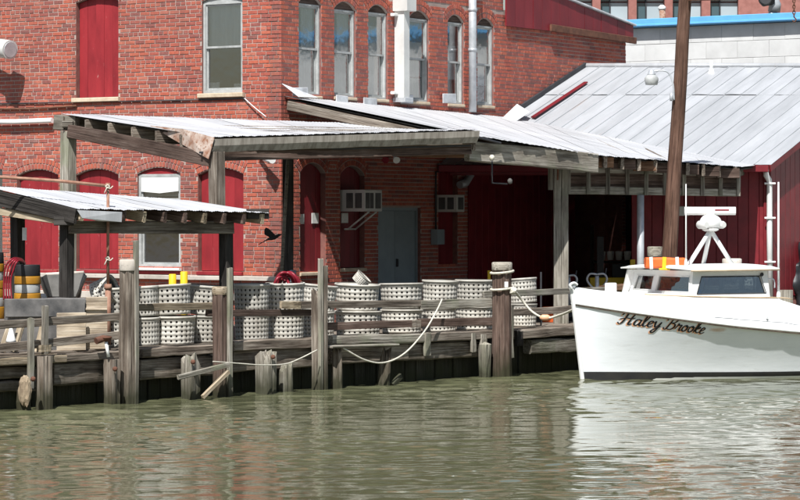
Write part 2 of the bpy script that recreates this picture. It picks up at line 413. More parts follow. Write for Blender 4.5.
# ================================================================== brick building
CH, BL = .0686, .2135
bb = empty('brick_building', (CX, CY, .65), 'two-storey red brick warehouse with arched openings and red shutters', 'building')
class Op:                                    # an opening with a segmental arch
    def __init__(s, u0, u1, z0, z1, rise, ring=.2):
        s.u0, s.u1, s.z0, s.z1, s.rise, s.ring = u0, u1, z0, z1, rise, ring
        s.uc = (u0+u1)/2; s.w = u1-u0
        if rise > 0:
            s.R = ((s.w/2)**2+rise**2)/(2*rise); s.zc = z1-s.R; s.zs = z1-rise
        else: s.R = None; s.zs = z1
    def top(s, u):
        if not s.R: return s.z1
        return s.zc+math.sqrt(max(s.R**2-(u-s.uc)**2, 0))
    def block(s, z):
        if z < s.z0: return None
        if z < s.zs: return (s.u0, s.u1)
        if not s.R: return None
        Ro = s.R+s.ring
        if z > s.zc+Ro: return None
        half = min(math.sqrt(Ro**2-(z-s.zc)**2), s.w/2*(z-s.zc)/(s.zs-s.zc))
        return (s.uc-half, s.uc+half)
def wall_mesh(name, MW, u0, u1, z0, z1, ops, parent, thick=.3):
    cuts = {u0, u1}
    for o in ops:
        n = 8 if o.R else 1
        for i in range(n+1): cuts.add(min(max(o.u0+o.w*i/n, u0), u1))
    cuts = sorted(cuts); vs, fs = [], []; rev = []
    def q(pts):
        i = len(vs); vs.extend(pts); fs.append((i, i+1, i+2, i+3))
    def col(a, b, lo_a, lo_b, hi_a, hi_b):
        q([(a, 0, lo_a), (b, 0, lo_b), (b, 0, hi_b), (a, 0, hi_a)])
        q([(a, thick, lo_a), (a, thick, hi_a), (b, thick, hi_b), (b, thick, lo_b)])
    for a, b in zip(cuts[:-1], cuts[1:]):
        if b-a < 1e-6: continue
        m = (a+b)/2; inside = sorted([o for o in ops if o.u0-1e-6 < m < o.u1+1e-6], key=lambda o: o.z0)
        la = lb = z0
        for o in inside:
            if o.z0 > la: col(a, b, la, lb, o.z0, o.z0); q([(a, 0, o.z0), (b, 0, o.z0), (b, thick, o.z0), (a, thick, o.z0)])
            ta, tb = o.top(a), o.top(b)
            q([(a, 0, ta), (a, thick, ta), (b, thick, tb), (b, 0, tb)]); la, lb = ta, tb
        col(a, b, la, lb, z1, z1)
    nrev = len(fs)
    for o in ops:
        q([(o.u0, 0, o.z0), (o.u0, thick, o.z0), (o.u0, thick, o.zs), (o.u0, 0, o.zs)])
        q([(o.u1, 0, o.z0), (o.u1, 0, o.zs), (o.u1, thick, o.zs), (o.u1, thick, o.z0)])
    q([(u0, 0, z0), (u0, 0, z1), (u0, thick, z1), (u0, thick, z0)]); q([(u1, 0, z0), (u1, thick, z0), (u1, thick, z1), (u1, 0, z1)])
    q([(u0, 0, z1), (u1, 0, z1), (u1, thick, z1), (u0, thick, z1)])
    ob = mesh(name, vs, fs, M['mortar'], parent, MW); ob.data.materials.append(M['reveal'])
    for i in range(nrev, nrev+2*len(ops)): ob.data.polygons[i].material_index = 1
    return ob
def lay(u0, u1, z0, z1, ops, ztop=None):
    """running bond with a header course every seventh; returns (u, z, length, height)"""
    out = []; n = int((z1-z0)/CH)
    for i in range(n):
        z = z0+(i+.5)*CH; hdr = i % 7 == 3
        bl = BL/2 if hdr else BL
        u = u0-((i % 2)*.5+rnd(-.05, .05))*bl; blocks = [x for x in (o.block(z) for o in ops) if x]
        while u < u1:
            l = bl*rnd(.96, 1.04); a, b = max(u, u0), min(u+l-.0145, u1); u += l
            segs = [(a, b)]
            for (p, r) in blocks:
                nx = []
                for (s, e) in segs:
                    if e <= p or s >= r: nx.append((s, e)); continue
                    if s < p: nx.append((s, p-.002))
                    if e > r: nx.append((r+.002, e))
                segs = nx
            for (s, e) in segs:
                if e-s > .028: out.append(((s+e)/2, z+rnd(-.0015, .0015), e-s, CH-.0145))
    return out
def arch(ops):
    out = []                                  # (u, z, angle): rowlocks, two rings
    for o in ops:
        if not o.R: continue
        half = math.asin(min(o.w/2/o.R, 1))*1.0
        for k in range(2):
            r = o.R+.004+(k+.5)*o.ring/2; n = max(int(round(2*half*r/.073)), 3)
            for i in range(n):
                a = -half+2*half*(i+.5)/n; out.append((o.uc+r*math.sin(a), o.zc+r*math.cos(a), a, o.ring/2-.014, 2*half*r/n-.015))
    return out
BRICK = None
def unit_brick():
    global BRICK
    vs, fs = [], []
    e = .08
    for (y, s) in ((.5, 1), (-.35, 1), (-.5, .93)):
        for (x, z) in ((-.5, -.5), (.5, -.5), (.5, .5), (-.5, .5)):
            vs.append((x*(1 if s == 1 else .975), y, z*s))
    for i in range(2):
        for k in range(4): a = i*4+k; b = i*4+(k+1) % 4; fs.append((a, a+4, b+4, b))
    fs.append((8, 11, 10, 9)[::-1]); me = bpy.data.meshes.new('brick'); me.from_pydata(vs, [], fs); me.update()
    me.materials.append(M['brick']); BRICK = me
unit_brick()
UV = [tuple(v.co) for v in BRICK.vertices]; UF = [tuple(p.vertices) for p in BRICK.polygons]
def brickwork(MW, bricks, arches, wall, pick):
    """pick(u, z) says which bricks are objects of their own"""
    vs, fs = [], []
    for (u, z, l, h) in bricks:
        m = MW @ Matrix.Translation((u, .012+rnd(-.003, .003), z)) @ Matrix.Diagonal((l, .04, h, 1))
        if pick(u, z, l):
            link(bpy.data.objects.new('brick', BRICK), wall, m)
        else:
            i = len(vs); y = .012+rnd(-.003, .003)
            vs.extend((u+p[0]*l, y+p[1]*.04, z+p[2]*h) for p in UV); fs.extend(tuple(i+k for k in f) for f in UF)
    for (u, z, a, l, h) in arches:
        i = len(vs); ca, sa = math.cos(a), math.sin(a); y = .009+rnd(-.003, .003)
        for p in UV:
            x, zz = p[0]*h, p[2]*l
            vs.append((u+x*ca+zz*sa, y+p[1]*.04, z-x*sa+zz*ca))
        fs.extend(tuple(i+k for k in f) for f in UF)
    o = mesh('brickwork', vs, fs, M['brick'], wall, MW); o['kind'] = 'stuff'

def opL(x0, x1, yt, yb, rise):
    a, ya = ul(x0); b, yb_ = ul(x1); Y = (ya+yb_)/2
    return Op(a, b, zy(yb, Y), zy(yt, Y), rise)
def opR(x0, x1, yt, yb, rise):
    a, ya = tr(x0); b, yb_ = tr(x1); Y = (ya+yb_)/2
    return Op(a, b, zy(yb, Y), zy(yt, Y), rise)
L_sh_up = opL(76, 118.5, -3, 97.5, .08); L_win_up = opL(202, 242.5, -4, 93, .08)
L_sh = [opL(17, 58.5, 169.5, 270, .105), opL(76, 118.5, 169, 269.5, .105), opL(198, 243.5, 168, 271.5, .11)]
L_win = opL(137.5, 180.5, 167.5, 268, .105); L_edge = opL(-42, 2.5, 165, 272, .1)
L_far = opL(-48, -4, -3, 97, .08)
opsL = [L_sh_up, L_win_up, *L_sh, L_win, L_edge, L_far]
R_up = [opR(298.5, 321, -4, 95.5, .13), opR(334, 355.5, 2, 97, .13), opR(368, 387.5, 5, 99, .13), opR(409, 428.5, 11, 101.5, .13),
        opR(447.5, 463.5, 15, 104, .13), opR(477, 493.5, 18.5, 105.5, .13)]
R_lo = [opR(300, 325.5, 163, 272, .17), opR(340, 364.5, 166, 268, .16)]
R_door = opR(378, 420.5, 207.5, 337, 0); R_door.z0 = .66
R_sh3 = opR(438, 457.5, 170, 265, 0)
R_bay = opR(573, 622, 186, 337, 0); R_bay.z0 = .66
opsR = R_up+R_lo+[R_door, R_sh3, R_bay]
ULEFT = ul(-75)[0]; ZT = 7.6; TEND = tr(625.5)[0]; TPAR = tr(503)[0]
wl = wall_mesh('wall', ML, ULEFT, -.012, .5, ZT, opsL, bb)
wr = wall_mesh('wall', MR, .0, TEND, .5, 6.3, opsR, bb)
wall_mesh('parapet_wall', MR, .0, TPAR, 6.3, ZT, [], bb)
bricksL = lay(ULEFT, .010, .52, ZT, opsL); bricksR = lay(-.010, TEND, .52, 6.28, opsR)+[x for x in lay(-.010, TPAR, .52, ZT, []) if x[1] > 6.28]
near = sorted([b_ for b_ in bricksL if b_[2] > .19 and ul(0)[0] < b_[0] and b_[1] < 6.2 and (b_[1] > 4.3 or (b_[1] > 2.0 and b_[0] > ul(250)[0]))], key=lambda b_: -b_[0])[:300]
near = set((b_[0], b_[1]) for b_ in near)
brickwork(ML, bricksL, arch(opsL), wl, lambda u, z, l: (u, z) in near)
brickwork(MR, bricksR, arch(opsR), wr, lambda u, z, l: False)
# far sides and the flat roof behind the parapets
def quad_box(name, pts, z0, z1, mat, parent):
    n = len(pts); vs = [(p[0], p[1], z0) for p in pts]+[(p[0], p[1], z1) for p in pts]
    fs = [tuple(range(n-1, -1, -1)), tuple(range(n, 2*n))]+[(i, (i+1) % n, n+(i+1) % n, n+i) for i in range(n)]
    return mesh(name, vs, fs, mat, parent)
Cc = Vector((CX, CY, 0)); Lc = Cc+dL*ULEFT
quad_box('rear_wall', [Lc+dR*.02, Lc+dR*TEND, Lc+dR*TEND+dL*.3, Lc+dR*.02+dL*.3], .5, ZT, M['far_brick'], bb)
quad_box('rear_wall', [Lc+dR*(TEND-.3)+dL*.31, Cc+dR*(TEND-.3)-dL*.31, Cc+dR*(TEND-.02)-dL*.31, Lc+dR*(TEND-.02)+dL*.31], .5, 6.25, M['far_brick'], bb)
quad_box('flat_roof', [Lc+dR*.31+dL*.31, Cc+dR*.31-dL*.31, Cc+dR*(TEND-.31)-dL*.31, Lc+dR*(TEND-.31)+dL*.31], 6.0, 6.1, M['black_rubber'], bb)
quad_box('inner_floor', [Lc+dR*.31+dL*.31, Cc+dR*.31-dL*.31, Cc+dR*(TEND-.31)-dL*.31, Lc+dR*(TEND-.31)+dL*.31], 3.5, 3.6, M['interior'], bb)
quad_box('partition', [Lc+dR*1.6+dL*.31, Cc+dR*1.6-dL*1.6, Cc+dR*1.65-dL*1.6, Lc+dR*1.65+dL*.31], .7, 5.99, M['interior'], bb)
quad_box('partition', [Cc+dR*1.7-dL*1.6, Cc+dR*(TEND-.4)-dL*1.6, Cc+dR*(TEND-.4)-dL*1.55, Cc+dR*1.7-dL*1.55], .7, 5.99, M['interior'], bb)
# red boarded parapet on the right facade
pa = empty('parapet', (CX, CY, 6)); pa.parent = bb; pa.matrix_parent_inverse = MWORLD[bb].inverted()
n = 15; tp1 = tr(630)[0]
for i in range(n):
    a = TPAR+(tp1-TPAR)*i/n; b = TPAR+(tp1-TPAR)*(i+1)/n-.008
    za = 6.93-(a-TPAR)*.132; zb = 6.93-(b-TPAR)*.132
    y0, y1 = -.075+rnd(-.004, .004), -.045
    vs = [(a, y0, 6.0), (b, y0, 6.0), (b, y0, zb), (a, y0, za), (a, y1, 6.0), (b, y1, 6.0), (b, y1, zb), (a, y1, za)]
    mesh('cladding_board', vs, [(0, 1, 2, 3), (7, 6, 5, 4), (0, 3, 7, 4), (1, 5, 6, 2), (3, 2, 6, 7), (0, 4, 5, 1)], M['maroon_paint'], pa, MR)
beam('drip_board', MR @ Vector((TPAR+1.6, -.1, 6.06)), MR @ Vector((tp1+.05, -.1, 5.99)), .05, .13, M['rust'], pa)
beam('coping', MR @ Vector((TPAR-.05, .05, 6.97)), MR @ Vector((tp1+.06, .05, 6.97-.132*(tp1-TPAR+.1))), .34, .035, M['flashing'], pa)
mesh('end_board', [(tp1+.001, -.075, 6), (tp1+.001, .28, 6), (tp1+.001, .28, 6.3), (tp1+.001, -.075, 6.3), (TEND, -.04, 6), (TEND, .28, 6), (TEND, .28, 6.3), (TEND, -.04, 6.3)],
     [(0, 1, 2, 3), (0, 3, 7, 4), (4, 5, 1, 0), (1, 5, 6, 2), (3, 2, 6, 7)], M['maroon_paint'], pa, MR)

# ---- shutters, windows
def shutter(o, MW, n, depth=.085, mat='red_paint', sill=True):
    e = empty('shutter', MW @ Vector((o.uc, depth, o.z0))); e.parent = bb; e.matrix_parent_inverse = MWORLD[bb].inverted()
    w_ = (o.w-.02)/n
    for i in range(n):
        a = o.u0+.01+w_*i+.002; b = a+w_-.004; m_ = (a+b)/2; y0 = depth+rnd(-.004, .004); y1 = y0+.03
        top = [(a, o.top(a)-.012), (m_, o.top(m_)-.012), (b, o.top(b)-.012)]
        loop = [(a, o.z0+.01), (b, o.z0+.01)]+top[::-1]
        vs = [(u, y0, z) for u, z in loop]+[(u, y1, z) for u, z in loop]; k = len(loop)
        fs = [tuple(range(k)), tuple(range(2*k-1, k-1, -1))]+[(j, k+j, k+(j+1) % k, (j+1) % k) for j in range(k)]
        mesh('plank', vs, fs, M[mat], e, MW)
    return e
def sill(o, MW, mat, h=.075, proud=.07, over=.05):
    box('sill', (o.uc, (.08-proud)/2, o.z0-h/2-.002), (o.w+2*over, .08+proud, h), M[mat], bb, MW)
for o in [L_sh_up, L_far]: shutter(o, ML, 5); sill(o, ML, 'stone_sill')
for o in L_sh: shutter(o, ML, 4); sill(o, ML, 'red_paint', .06, .05, .0)
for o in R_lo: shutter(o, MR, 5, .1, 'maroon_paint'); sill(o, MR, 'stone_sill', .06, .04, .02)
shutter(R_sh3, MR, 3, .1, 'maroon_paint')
def bars(name, rects, y0, y1, mat, parent, MW):
    vs, fs = [], []
    for (a, b, c_, d_) in rects:
        i = len(vs); vs += [(a, y0, c_), (b, y0, c_), (b, y0, d_), (a, y0, d_), (a, y1, c_), (b, y1, c_), (b, y1, d_), (a, y1, d_)]
        fs += [tuple(i+k for k in f) for f in ((0, 1, 2, 3), (7, 6, 5, 4), (0, 3, 7, 4), (1, 5, 6, 2), (3, 2, 6, 7), (0, 4, 5, 1))]
    return mesh(name, vs, fs, mat, parent, MW)
def window(o, MW, rail=.5, fw=.04, mat='frame_grey', curtain=None, head=None, depth=.1):
    zt = o.zs-.005
    e = empty('window', MW @ Vector((o.uc, depth, o.z0))); e.parent = bb; e.matrix_parent_inverse = MWORLD[bb].inverted()
    a, b, z0, z1 = o.u0+.005, o.u1-.005, o.z0+.005, zt
    bars('frame', [(a, a+fw, z0, z1), (b-fw, b, z0, z1), (a+fw, b-fw, z1-fw, z1), (a+fw, b-fw, z0, z0+fw*1.1)], depth, depth+.09, M[mat], e, MW)
    zm = z0+(z1-z0)*rail
    bars('upper_sash', [(a+fw, a+fw+.025, zm, z1-fw), (b-fw-.025, b-fw, zm, z1-fw), (a+fw+.025, b-fw-.025, zm, zm+.035), (a+fw+.025, b-fw-.025, z1-fw-.03, z1-fw)], depth+.02, depth+.05, M[mat], e, MW)
    bars('lower_sash', [(a+fw, a+fw+.025, z0+fw, zm), (b-fw-.025, b-fw, z0+fw, zm), (a+fw+.025, b-fw-.025, z0+fw*1.1, z0+fw*1.1+.035)], depth+.052, depth+.08, M[mat], e, MW)
    for (lo, hi, y) in ((zm+.03, z1-fw-.02, depth+.036), (z0+fw+.03, zm, depth+.066)):
        mesh('pane', [(a+fw+.02, y, lo), (b-fw-.02, y, lo), (b-fw-.02, y, hi), (a+fw+.02, y, hi)], [(0, 1, 2, 3)], M['glass'], e, MW)
    # arched head above the frame
    k = 8; pts = [(o.u0+o.w*i/k, o.top(o.u0+o.w*i/k)-.004) for i in range(k+1)]; loop = [(o.u0, zt), (o.u1, zt)]+pts[::-1]
    vs = [(u, depth+.01, z) for u, z in loop]+[(u, depth+.05, z) for u, z in loop]; kk = len(loop)
    mesh('head_panel', vs, [tuple(range(kk)), tuple(range(2*kk-1, kk-1, -1))]+[(j, kk+j, kk+(j+1) % kk, (j+1) % kk) for j in range(kk)], M[head or mat], e, MW)
    if curtain:
        for (fa, fb, lo, hi) in curtain:          # folds of cloth behind the glass
            ua, ub = a+fw+(b-a-2*fw)*fa, a+fw+(b-a-2*fw)*fb; nn = 20; vs, fs = [], []
            for i in range(nn+1):
                u = ua+(ub-ua)*i/nn; y = depth+.092+.006*math.sin(i*1.9+rnd(-.3, .3))
                vs += [(u, y, z0+(z1-z0)*lo), (u, y+.01, z0+(z1-z0)*hi)]
            for i in range(nn): fs.append((2*i, 2*i+2, 2*i+3, 2*i+1))
            mesh('curtain', vs, fs, M['curtain'], e, MW, smooth=True)
    return e
window(L_win_up, ML, .49, .045, 'frame_grey', [(0, 1, .5, 1), (.0, .3, .0, .12), (.7, 1, .0, .1)], depth=.03); sill(L_win_up, ML, 'stone_sill')
e = window(L_win, ML, .72, .05, 'frame_grey', [(.0, 1, .76, 1)], head='red_paint', depth=.03)
zt_, zb_ = L_win.zs-.06, zy(192, 47.3)
mesh('blind', [(L_win.u0+.06, .026, zb_+.01), (L_win.uc, .02, zb_-.02), (L_win.u1-.06, .026, zb_+.015), (L_win.u1-.06, .028, zt_), (L_win.u0+.06, .028, zt_)], [(0, 1, 2, 3, 4)], M['white_paint'], e, ML, thick=.006)
box('sill', (L_win.uc, -.01, L_win.z0-.02), (L_win.w+.06, .16, .045), M['white_paint'], bb, ML)
box('sill', (L_win.uc, .01, L_win.z0-.075), (L_win.w+.02, .1, .055), M['red_paint'], bb, ML)
window(L_edge, ML, .6, .06, 'frame_grey', [(0, 1, .0, 1)])
cur = [[(.35, .95, .45, 1), (.0, .9, .0, .5)], [(.1, .9, .0, .45), (.4, 1, .45, 1)], [(0, 1, 0, .6), (.1, .9, .5, .85)],
       [(0, 1, 0, .28), (.1, 1, .3, .72)], [(0, 1, .3, .72)], [(0, 1, .25, .75), (0, .4, 0, .2)]]
for o, c_ in zip(R_up, cur): window(o, MR, .5, .03, 'frame_grey', c_, head='wood_brown', depth=.03); sill(o, MR, 'stone_sill', .05, .03, .01)
# foundation ledge and stained band below the sills
zb = zy(276, 47.5)
beam('ledge', ML @ Vector((ULEFT+.1, -.03, zb)), ML @ Vector((.04, -.03, zb-.02)), .12, .075, M['concrete_pale'], bb, jit=.004, nseg=8)
beam('ledge', ML @ Vector((ULEFT+.1, -.02, zb-.33)), ML @ Vector((.04, -.02, zb-.33)), .1, .12, M['concrete_pale'], bb, jit=.004, nseg=8)
# grey double door in the shade
e = empty('double_door', MR @ Vector((R_door.uc, .1, .66))); e.parent = bb; e.matrix_parent_inverse = MWORLD[bb].inverted()
for s in (0, 1):
    a = R_door.u0+.03+s*(R_door.w-.06)/2; b = a+(R_door.w-.06)/2-.008
    bars('door_leaf', [(a, b, .67, R_door.z1-.06)], .1, .14, M['door_grey'], e, MR)
bars('door_frame', [(R_door.u0, R_door.u0+.03, .66, R_door.z1), (R_door.u1-.03, R_door.u1, .66, R_door.z1), (R_door.u0+.03, R_door.u1-.03, R_door.z1-.055, R_door.z1)], .06, .15, M['door_grey'], e, MR)
box('door_handle', (R_door.uc+.05, .085, 1.65), (.03, .05, .14), M['metal_dark'], e, MR)

# ---- things on the brick walls
def onL(px, py, out=0.):
    u, Y = ul(px); return ML @ Vector((u, -out, zy(py, Y)))
def onR(px, py, out=0.):
    t, Y = tr(px); return MR @ Vector((t, -out, zy(py, Y)))
tag(tube('wall_pipe', [onL(-60, 122, .1), onL(20, 122, .1), onL(56, 120.5, .1)], .045, M['white_paint'], sides=12), 'white horizontal pipe along the brick wall left of the shed roof', 'pipe')
tag(tube('wall_cable', catmull([onL(-60, 105, .03), onL(40, 103, .03), onL(120, 101.5, .03), onL(200, 100, .03), onL(246, 98.5, .03)]), .011, M['metal_dark'], sides=5), 'thin dark cable strung along the brick wall under the upper sills', 'cable')
tag(tube('slack_wire', catmull([onL(246, 98.5, .04), onL(256, 107, .06), onL(269, 117, .08)]), .009, M['white_paint'], sides=5), 'short pale wire hanging from cable near the building corner', 'wire')
tag(tube('conduit', [onL(-60, 109, .04), onL(30, 109, .04), onL(78, 106, .04)], .02, M['rust'], sides=6), 'thin rusty conduit on the brick wall above the white pipe', 'pipe')
e = empty('roof_vent_pipe', onL(-8, 50, .5), 'cream pipe hood poking in at the left edge before the brick wall', 'vent')
ax = (onL(13, 50, .2)-onL(-30, 44, .0)); a_ = onL(-15, 45, .3)
tube('pipe', [a_, a_+ax*.75], .11, M['ac_white'], e, 16); 
tube('hood', [a_+ax*.7, a_+ax*.74, a_+ax*1.02], [.115, .16, .165], M['ac_white'], e, 20)
tube('hood_mouth', [a_+ax*1.021, a_+ax*1.03], [.14, .135], M['galvanised'], e, 20)
# white duct box and down pipe between the right facade windows
e = empty('duct', onR(404, 98, .1), 'white square duct with box head between upper windows', 'duct')
t0, Y0 = tr(393.5); t1, _ = tr(399)
box('shaft', ((t0+t1)/2, -.12, (zy(98, Y0)+zy(8, Y0))/2), (t1-t0, .2, zy(8, Y0)-zy(98, Y0)), M['ac_white'], e, MR)
box('head', ((t0+t1)/2+.02, -.16, zy(-3, Y0)), (t1-t0+.12, .3, .5), M['ac_white'], e, MR)
for yy in (15, 93): box('bracket', (t0-.05, -.06, zy(yy, Y0)), (.16, .08, .05), M['white_paint'], e, MR)
box('boot', ((t0+t1)/2, -.14, zy(100, Y0)), (t1-t0+.08, .26, .08), M['galvanised'], e, MR)
p = onR(466, 0, .14)
e = empty('vent_stack', (p.x, p.y, zy(110, p.y)), 'tall pale grey round pipe rising past the upper windows', 'pipe')
tube('pipe', [Vector((p.x, p.y, zy(112, p.y))), Vector((p.x, p.y, 7.2))], .072, M['galvanised'], e, 14)
for yy in (10, 50): lathe('joint_band', [(.078, -.03), (.082, 0), (.078, .03)], M['galvanised'], e, T((p.x, p.y, zy(yy, p.y))), 14)
# window air conditioners
def ac_unit(x0, x1, y0, y1, label, brackets, two):
    a, Y = tr(x0); b, Y2 = tr(x1); Y = (Y+Y2)/2; z0, z1 = zy(y1, Y), zy(y0, Y); wd = b-a
    e = empty('air_conditioner', MR @ Vector(((a+b)/2, -.2, z0)), label, 'air conditioner', 'air conditioners on the shaded wall')
    box('casing', ((a+b)/2, -.2, (z0+z1)/2), (wd, .5, z1-z0), M['ac_white'], e, MR)
    gr = [(.06, .28), (.32, .5), (.62, .92)] if two else [(.2, .85)]
    for (fa, fb) in gr: box('grille', (a+wd*(fa+fb)/2, -.452, (z0+z1)/2), (wd*(fb-fa), .012, (z1-z0)*.72), M['ac_dark'], e, MR)
    for (ya, yb) in ((-.08, -.22), (-.26, -.40)): box('side_louvre', (a-.006, (ya+yb)/2, (z0+z1)/2), (.014, .13, (z1-z0)*.7), M['ac_dark'], e, MR, .003)
    if brackets:
        for f in (.3, .72):
            tube('bracket', [MR @ Vector((a+wd*f, -.44, z0)), MR @ Vector((a+wd*(f-.12), -.05, z0-.3))], .016, M['ac_white'], e, 6)
        tube('bracket_rail', [MR @ Vector((a, -.05, z0-.3)), MR @ Vector((a+wd*.6, -.05, z0-.3))], .016, M['ac_white'], e, 6)
    return e
ac_unit(342.5, 360, 190, 211.5, 'wide cream window air conditioner on bracket left of grey door', True, True)
ac_unit(435, 443, 195, 212, 'small air conditioner in red boarded window right of grey door', False, False)
for (x0, x1, y0, y1, lab) in ((300, 308, 214, 224, 'white paper notice on left edge of dark red arched shutter'), (316, 322.5, 213, 223.5, 'white paper notice on right side of dark red arched shutter'), (345.5, 352, 213, 223, 'white paper notice below the wide air conditioner')):
    a, Y = tr(x0); b, _ = tr(x1)
    tag(box('paper_notice', ((a+b)/2, .085, zy((y0+y1)/2, Y)), ((b-a), .012, zy(y0, Y)-zy(y1, Y)), M['paper'], None, MR, .002), lab, 'notice', 'paper notices')
a, Y = tr(430); b, _ = tr(437)
tag(box('junction_box', ((a+b)/2, -.09, zy(237, Y)), (b-a, .14, .27), M['door_grey'], None, MR), 'grey electrical box on brick right of the double door', 'electrical box')
tag(tube('conduit', [onR(434, 231, .04), onR(434, 172, .04), onR(460, 170, .04)], .018, M['metal_dark'], sides=6), 'dark conduit running up from the electrical box', 'pipe')
e = empty('downspout', onR(465, 180, .1), 'grey elbow downspout under the roof beside the brick', 'downspout')
tube('pipe', [onR(465.5, 150, .1), onR(465.5, 176, .1), onR(461, 183, .1), onR(455, 185, .1)], .07, M['galvanised'], e, 12)
e = empty('floodlight', onR(391, 158, .4), 'twin floodlight with one red lamp under the shed roof', 'light')
pp = P(392, 155, 46.5)
box('junction', (0, 0, .02), (.1, .1, .08), M['ac_white'], e, T(pp))
for (dx, mt) in ((-.1, 'hose_red'), (.07, 'white_paint')):
    tube('lamp', [pp+Vector((dx*.4, 0, 0)), pp+Vector((dx*.8, -.06, -.05)), pp+Vector((dx*1.1, -.14, -.09))], [.022, .03, .06], M[mt], e, 12)
e = empty('wall_light', onL(272, 158, .05), 'white bracket lamp at the brick corner under the roof', 'light')
tube('arm', [onL(261, 157, .04), onL(272, 157.5, .18)], .03, M['rust'], e, 8); tube('lamp_head', [onL(271, 159, .17), onL(283, 160, .3)], [.05, .065], M['white_paint'], e, 12)
# the pale leaning pole and the dark post by the corner
tag(tube('leaning_pole', [P(288.5, 150, 44.0), P(284.5, 220, 43.9), P(281, 287, 43.8)], .028, M['wood_pale'], sides=8), 'thin pale pole leaning against the canopy at the brick corner', 'pole')
a = P(288, 150, 44.6); tag(beam('dark_post', Vector((a.x, a.y, .6)), a, .17, .17, M['wood_dark'], jit=.006), 'dark timber post beside the pale pole at the corner', 'post')
a = P(293, 270, 44.4); tag(tube('stub_pipe', [Vector((a.x, a.y, .66)), a], .05, M['galvanised'], sides=12), 'short grey pipe standing behind the red hose', 'pipe')

# ================================================================== red barn
EY = 50.4; bx0, bx1 = .86, (770-400)/F*EY; EZ = zy(163, EY)
barn = empty('red_barn', (bx1, EY, .65), 'dark red board barn with pale grey metal roof and open doorway', 'barn')
wbarn = empty('wall', (bx1, EY, .65)); wbarn.parent = barn; wbarn.matrix_parent_inverse = MWORLD[barn].inverted()
nb = 30; wdt = (bx1-bx0)/nb; op0, op1 = (573-400)/F*EY, (633-400)/F*EY; opz = zy(186, EY)
for i in range(nb):
    a = bx0+i*wdt; m_ = a+wdt/2; z0 = .6
    if m_ < op1+.05: continue
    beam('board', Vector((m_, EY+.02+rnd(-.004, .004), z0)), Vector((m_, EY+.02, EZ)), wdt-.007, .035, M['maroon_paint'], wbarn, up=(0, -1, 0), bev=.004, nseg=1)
beam('door_post', Vector((op1+.03, EY-.03, .6)), Vector((op1+.03, EY-.03, EZ)), .12, .06, M['maroon_paint'], wbarn, up=(0, -1, 0))
beam('bay_lintel', Vector((bx0+.05, EY+.05, EZ-.12)), Vector((op1+.1, EY+.05, EZ-.12)), .12, .2, M['maroon_paint'], wbarn)
ta_, tb_ = tr(467)[0], R_bay.u0; nbb = 17
for i in range(nbb):                                                      # boarding on the brick wall inside the bay
    wb = (tb_-ta_)/nbb; m_ = MR @ Vector((ta_+(i+.5)*wb, -.03, 0))
    beam('board', Vector((m_.x, m_.y, .66)), Vector((m_.x, m_.y, EZ+.05+.3*max(0, i/nbb-.2))), wb-.007, .03, M['maroon_paint'], wbarn, up=(dL.x, dL.y, 0), bev=.004, nseg=1)
beam('corner_board', Vector((bx1-.06, EY-.035, .9)), Vector((bx1-.06, EY-.035, EZ)), .12, .03, M['maroon_paint'], wbarn, up=(0, -1, 0))
G0 = Vector((bx1, EY, 0)); RUN = 5.13; RISE = 1.93
for i in range(50):                                                       # gable boards along the right side
    t = .1+i*.205; r_ = t if t < RUN else 2*RUN-t
    if r_ <= 0: break
    m_ = G0+dR*t; m_.z = 0; ztop = EZ+RISE*r_/RUN-.03
    beam('board', Vector((m_.x, m_.y, 1.02)), Vector((m_.x, m_.y, ztop)), .198, .03, M['maroon_paint'], wbarn, up=(dL.x, dL.y, 0), bev=.004, nseg=1)
quad_box('foundation', [G0+dR*.0-Vector((.02, .02, 0)), G0+dR*10.2, G0+dR*10.2-dL*.25, G0+dR*.3-dL*.25], .5, 1.0, M['far_brick'], wbarn)
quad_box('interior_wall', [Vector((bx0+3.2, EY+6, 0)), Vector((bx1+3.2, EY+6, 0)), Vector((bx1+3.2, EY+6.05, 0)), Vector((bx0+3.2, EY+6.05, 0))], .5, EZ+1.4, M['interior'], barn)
# roof: standing-seam panels in two tiers, seams parallel to the brick wall
def roofD(f, g):                                                          # f along the eave, g up the slope
    a = Vector((.80, EY-.15, EZ+.02)); b = Vector((bx1+.12, EY-.12, EZ+.02))
    p = a.lerp(b, f)+dR*(RUN*g)+Vector((0, 0, RISE*g)); p -= dR*.1*(1-g); return p
rf = empty('roof', (bx1, EY, EZ)); rf.parent = barn; rf.matrix_parent_inverse = MWORLD[barn].inverted()
NP = 19
for i in range(NP):
    for (g0, g1, dz) in ((-.03, .70, 0), (.685, 1.0, .012)):
        f0, f1 = i/NP, (i+1)/NP; vs, fs = [], []; ng = 4
        off = rnd(-.006, .006)
        prof = [(0, .014), (.035, .014), (.045, 0), (.35, rnd(-.004, .006)), (.65, rnd(-.004, .006)), (.985, 0)]
        for j in range(ng+1):
            g = g0+(g1-g0)*j/ng
            for (pf, h) in prof:
                p = roofD(f0+(f1-f0)*pf, g); p.z += h+dz+off+rnd(-.002, .002); vs.append(p)
        k = len(prof)
        for j in range(ng):
            for q_ in range(k-1): a = j*k+q_; fs.append((a, a+1, a+1+k, a+k))
        mesh('roof_panel', vs, fs, M['roof_grey'], rf, thick=.004)
beam('eave_board', roofD(0, -.02)-Vector((0, 0, .09)), roofD(1, -.02)-Vector((.1, 0, .09)), .3, .12, M['maroon_paint'], rf)
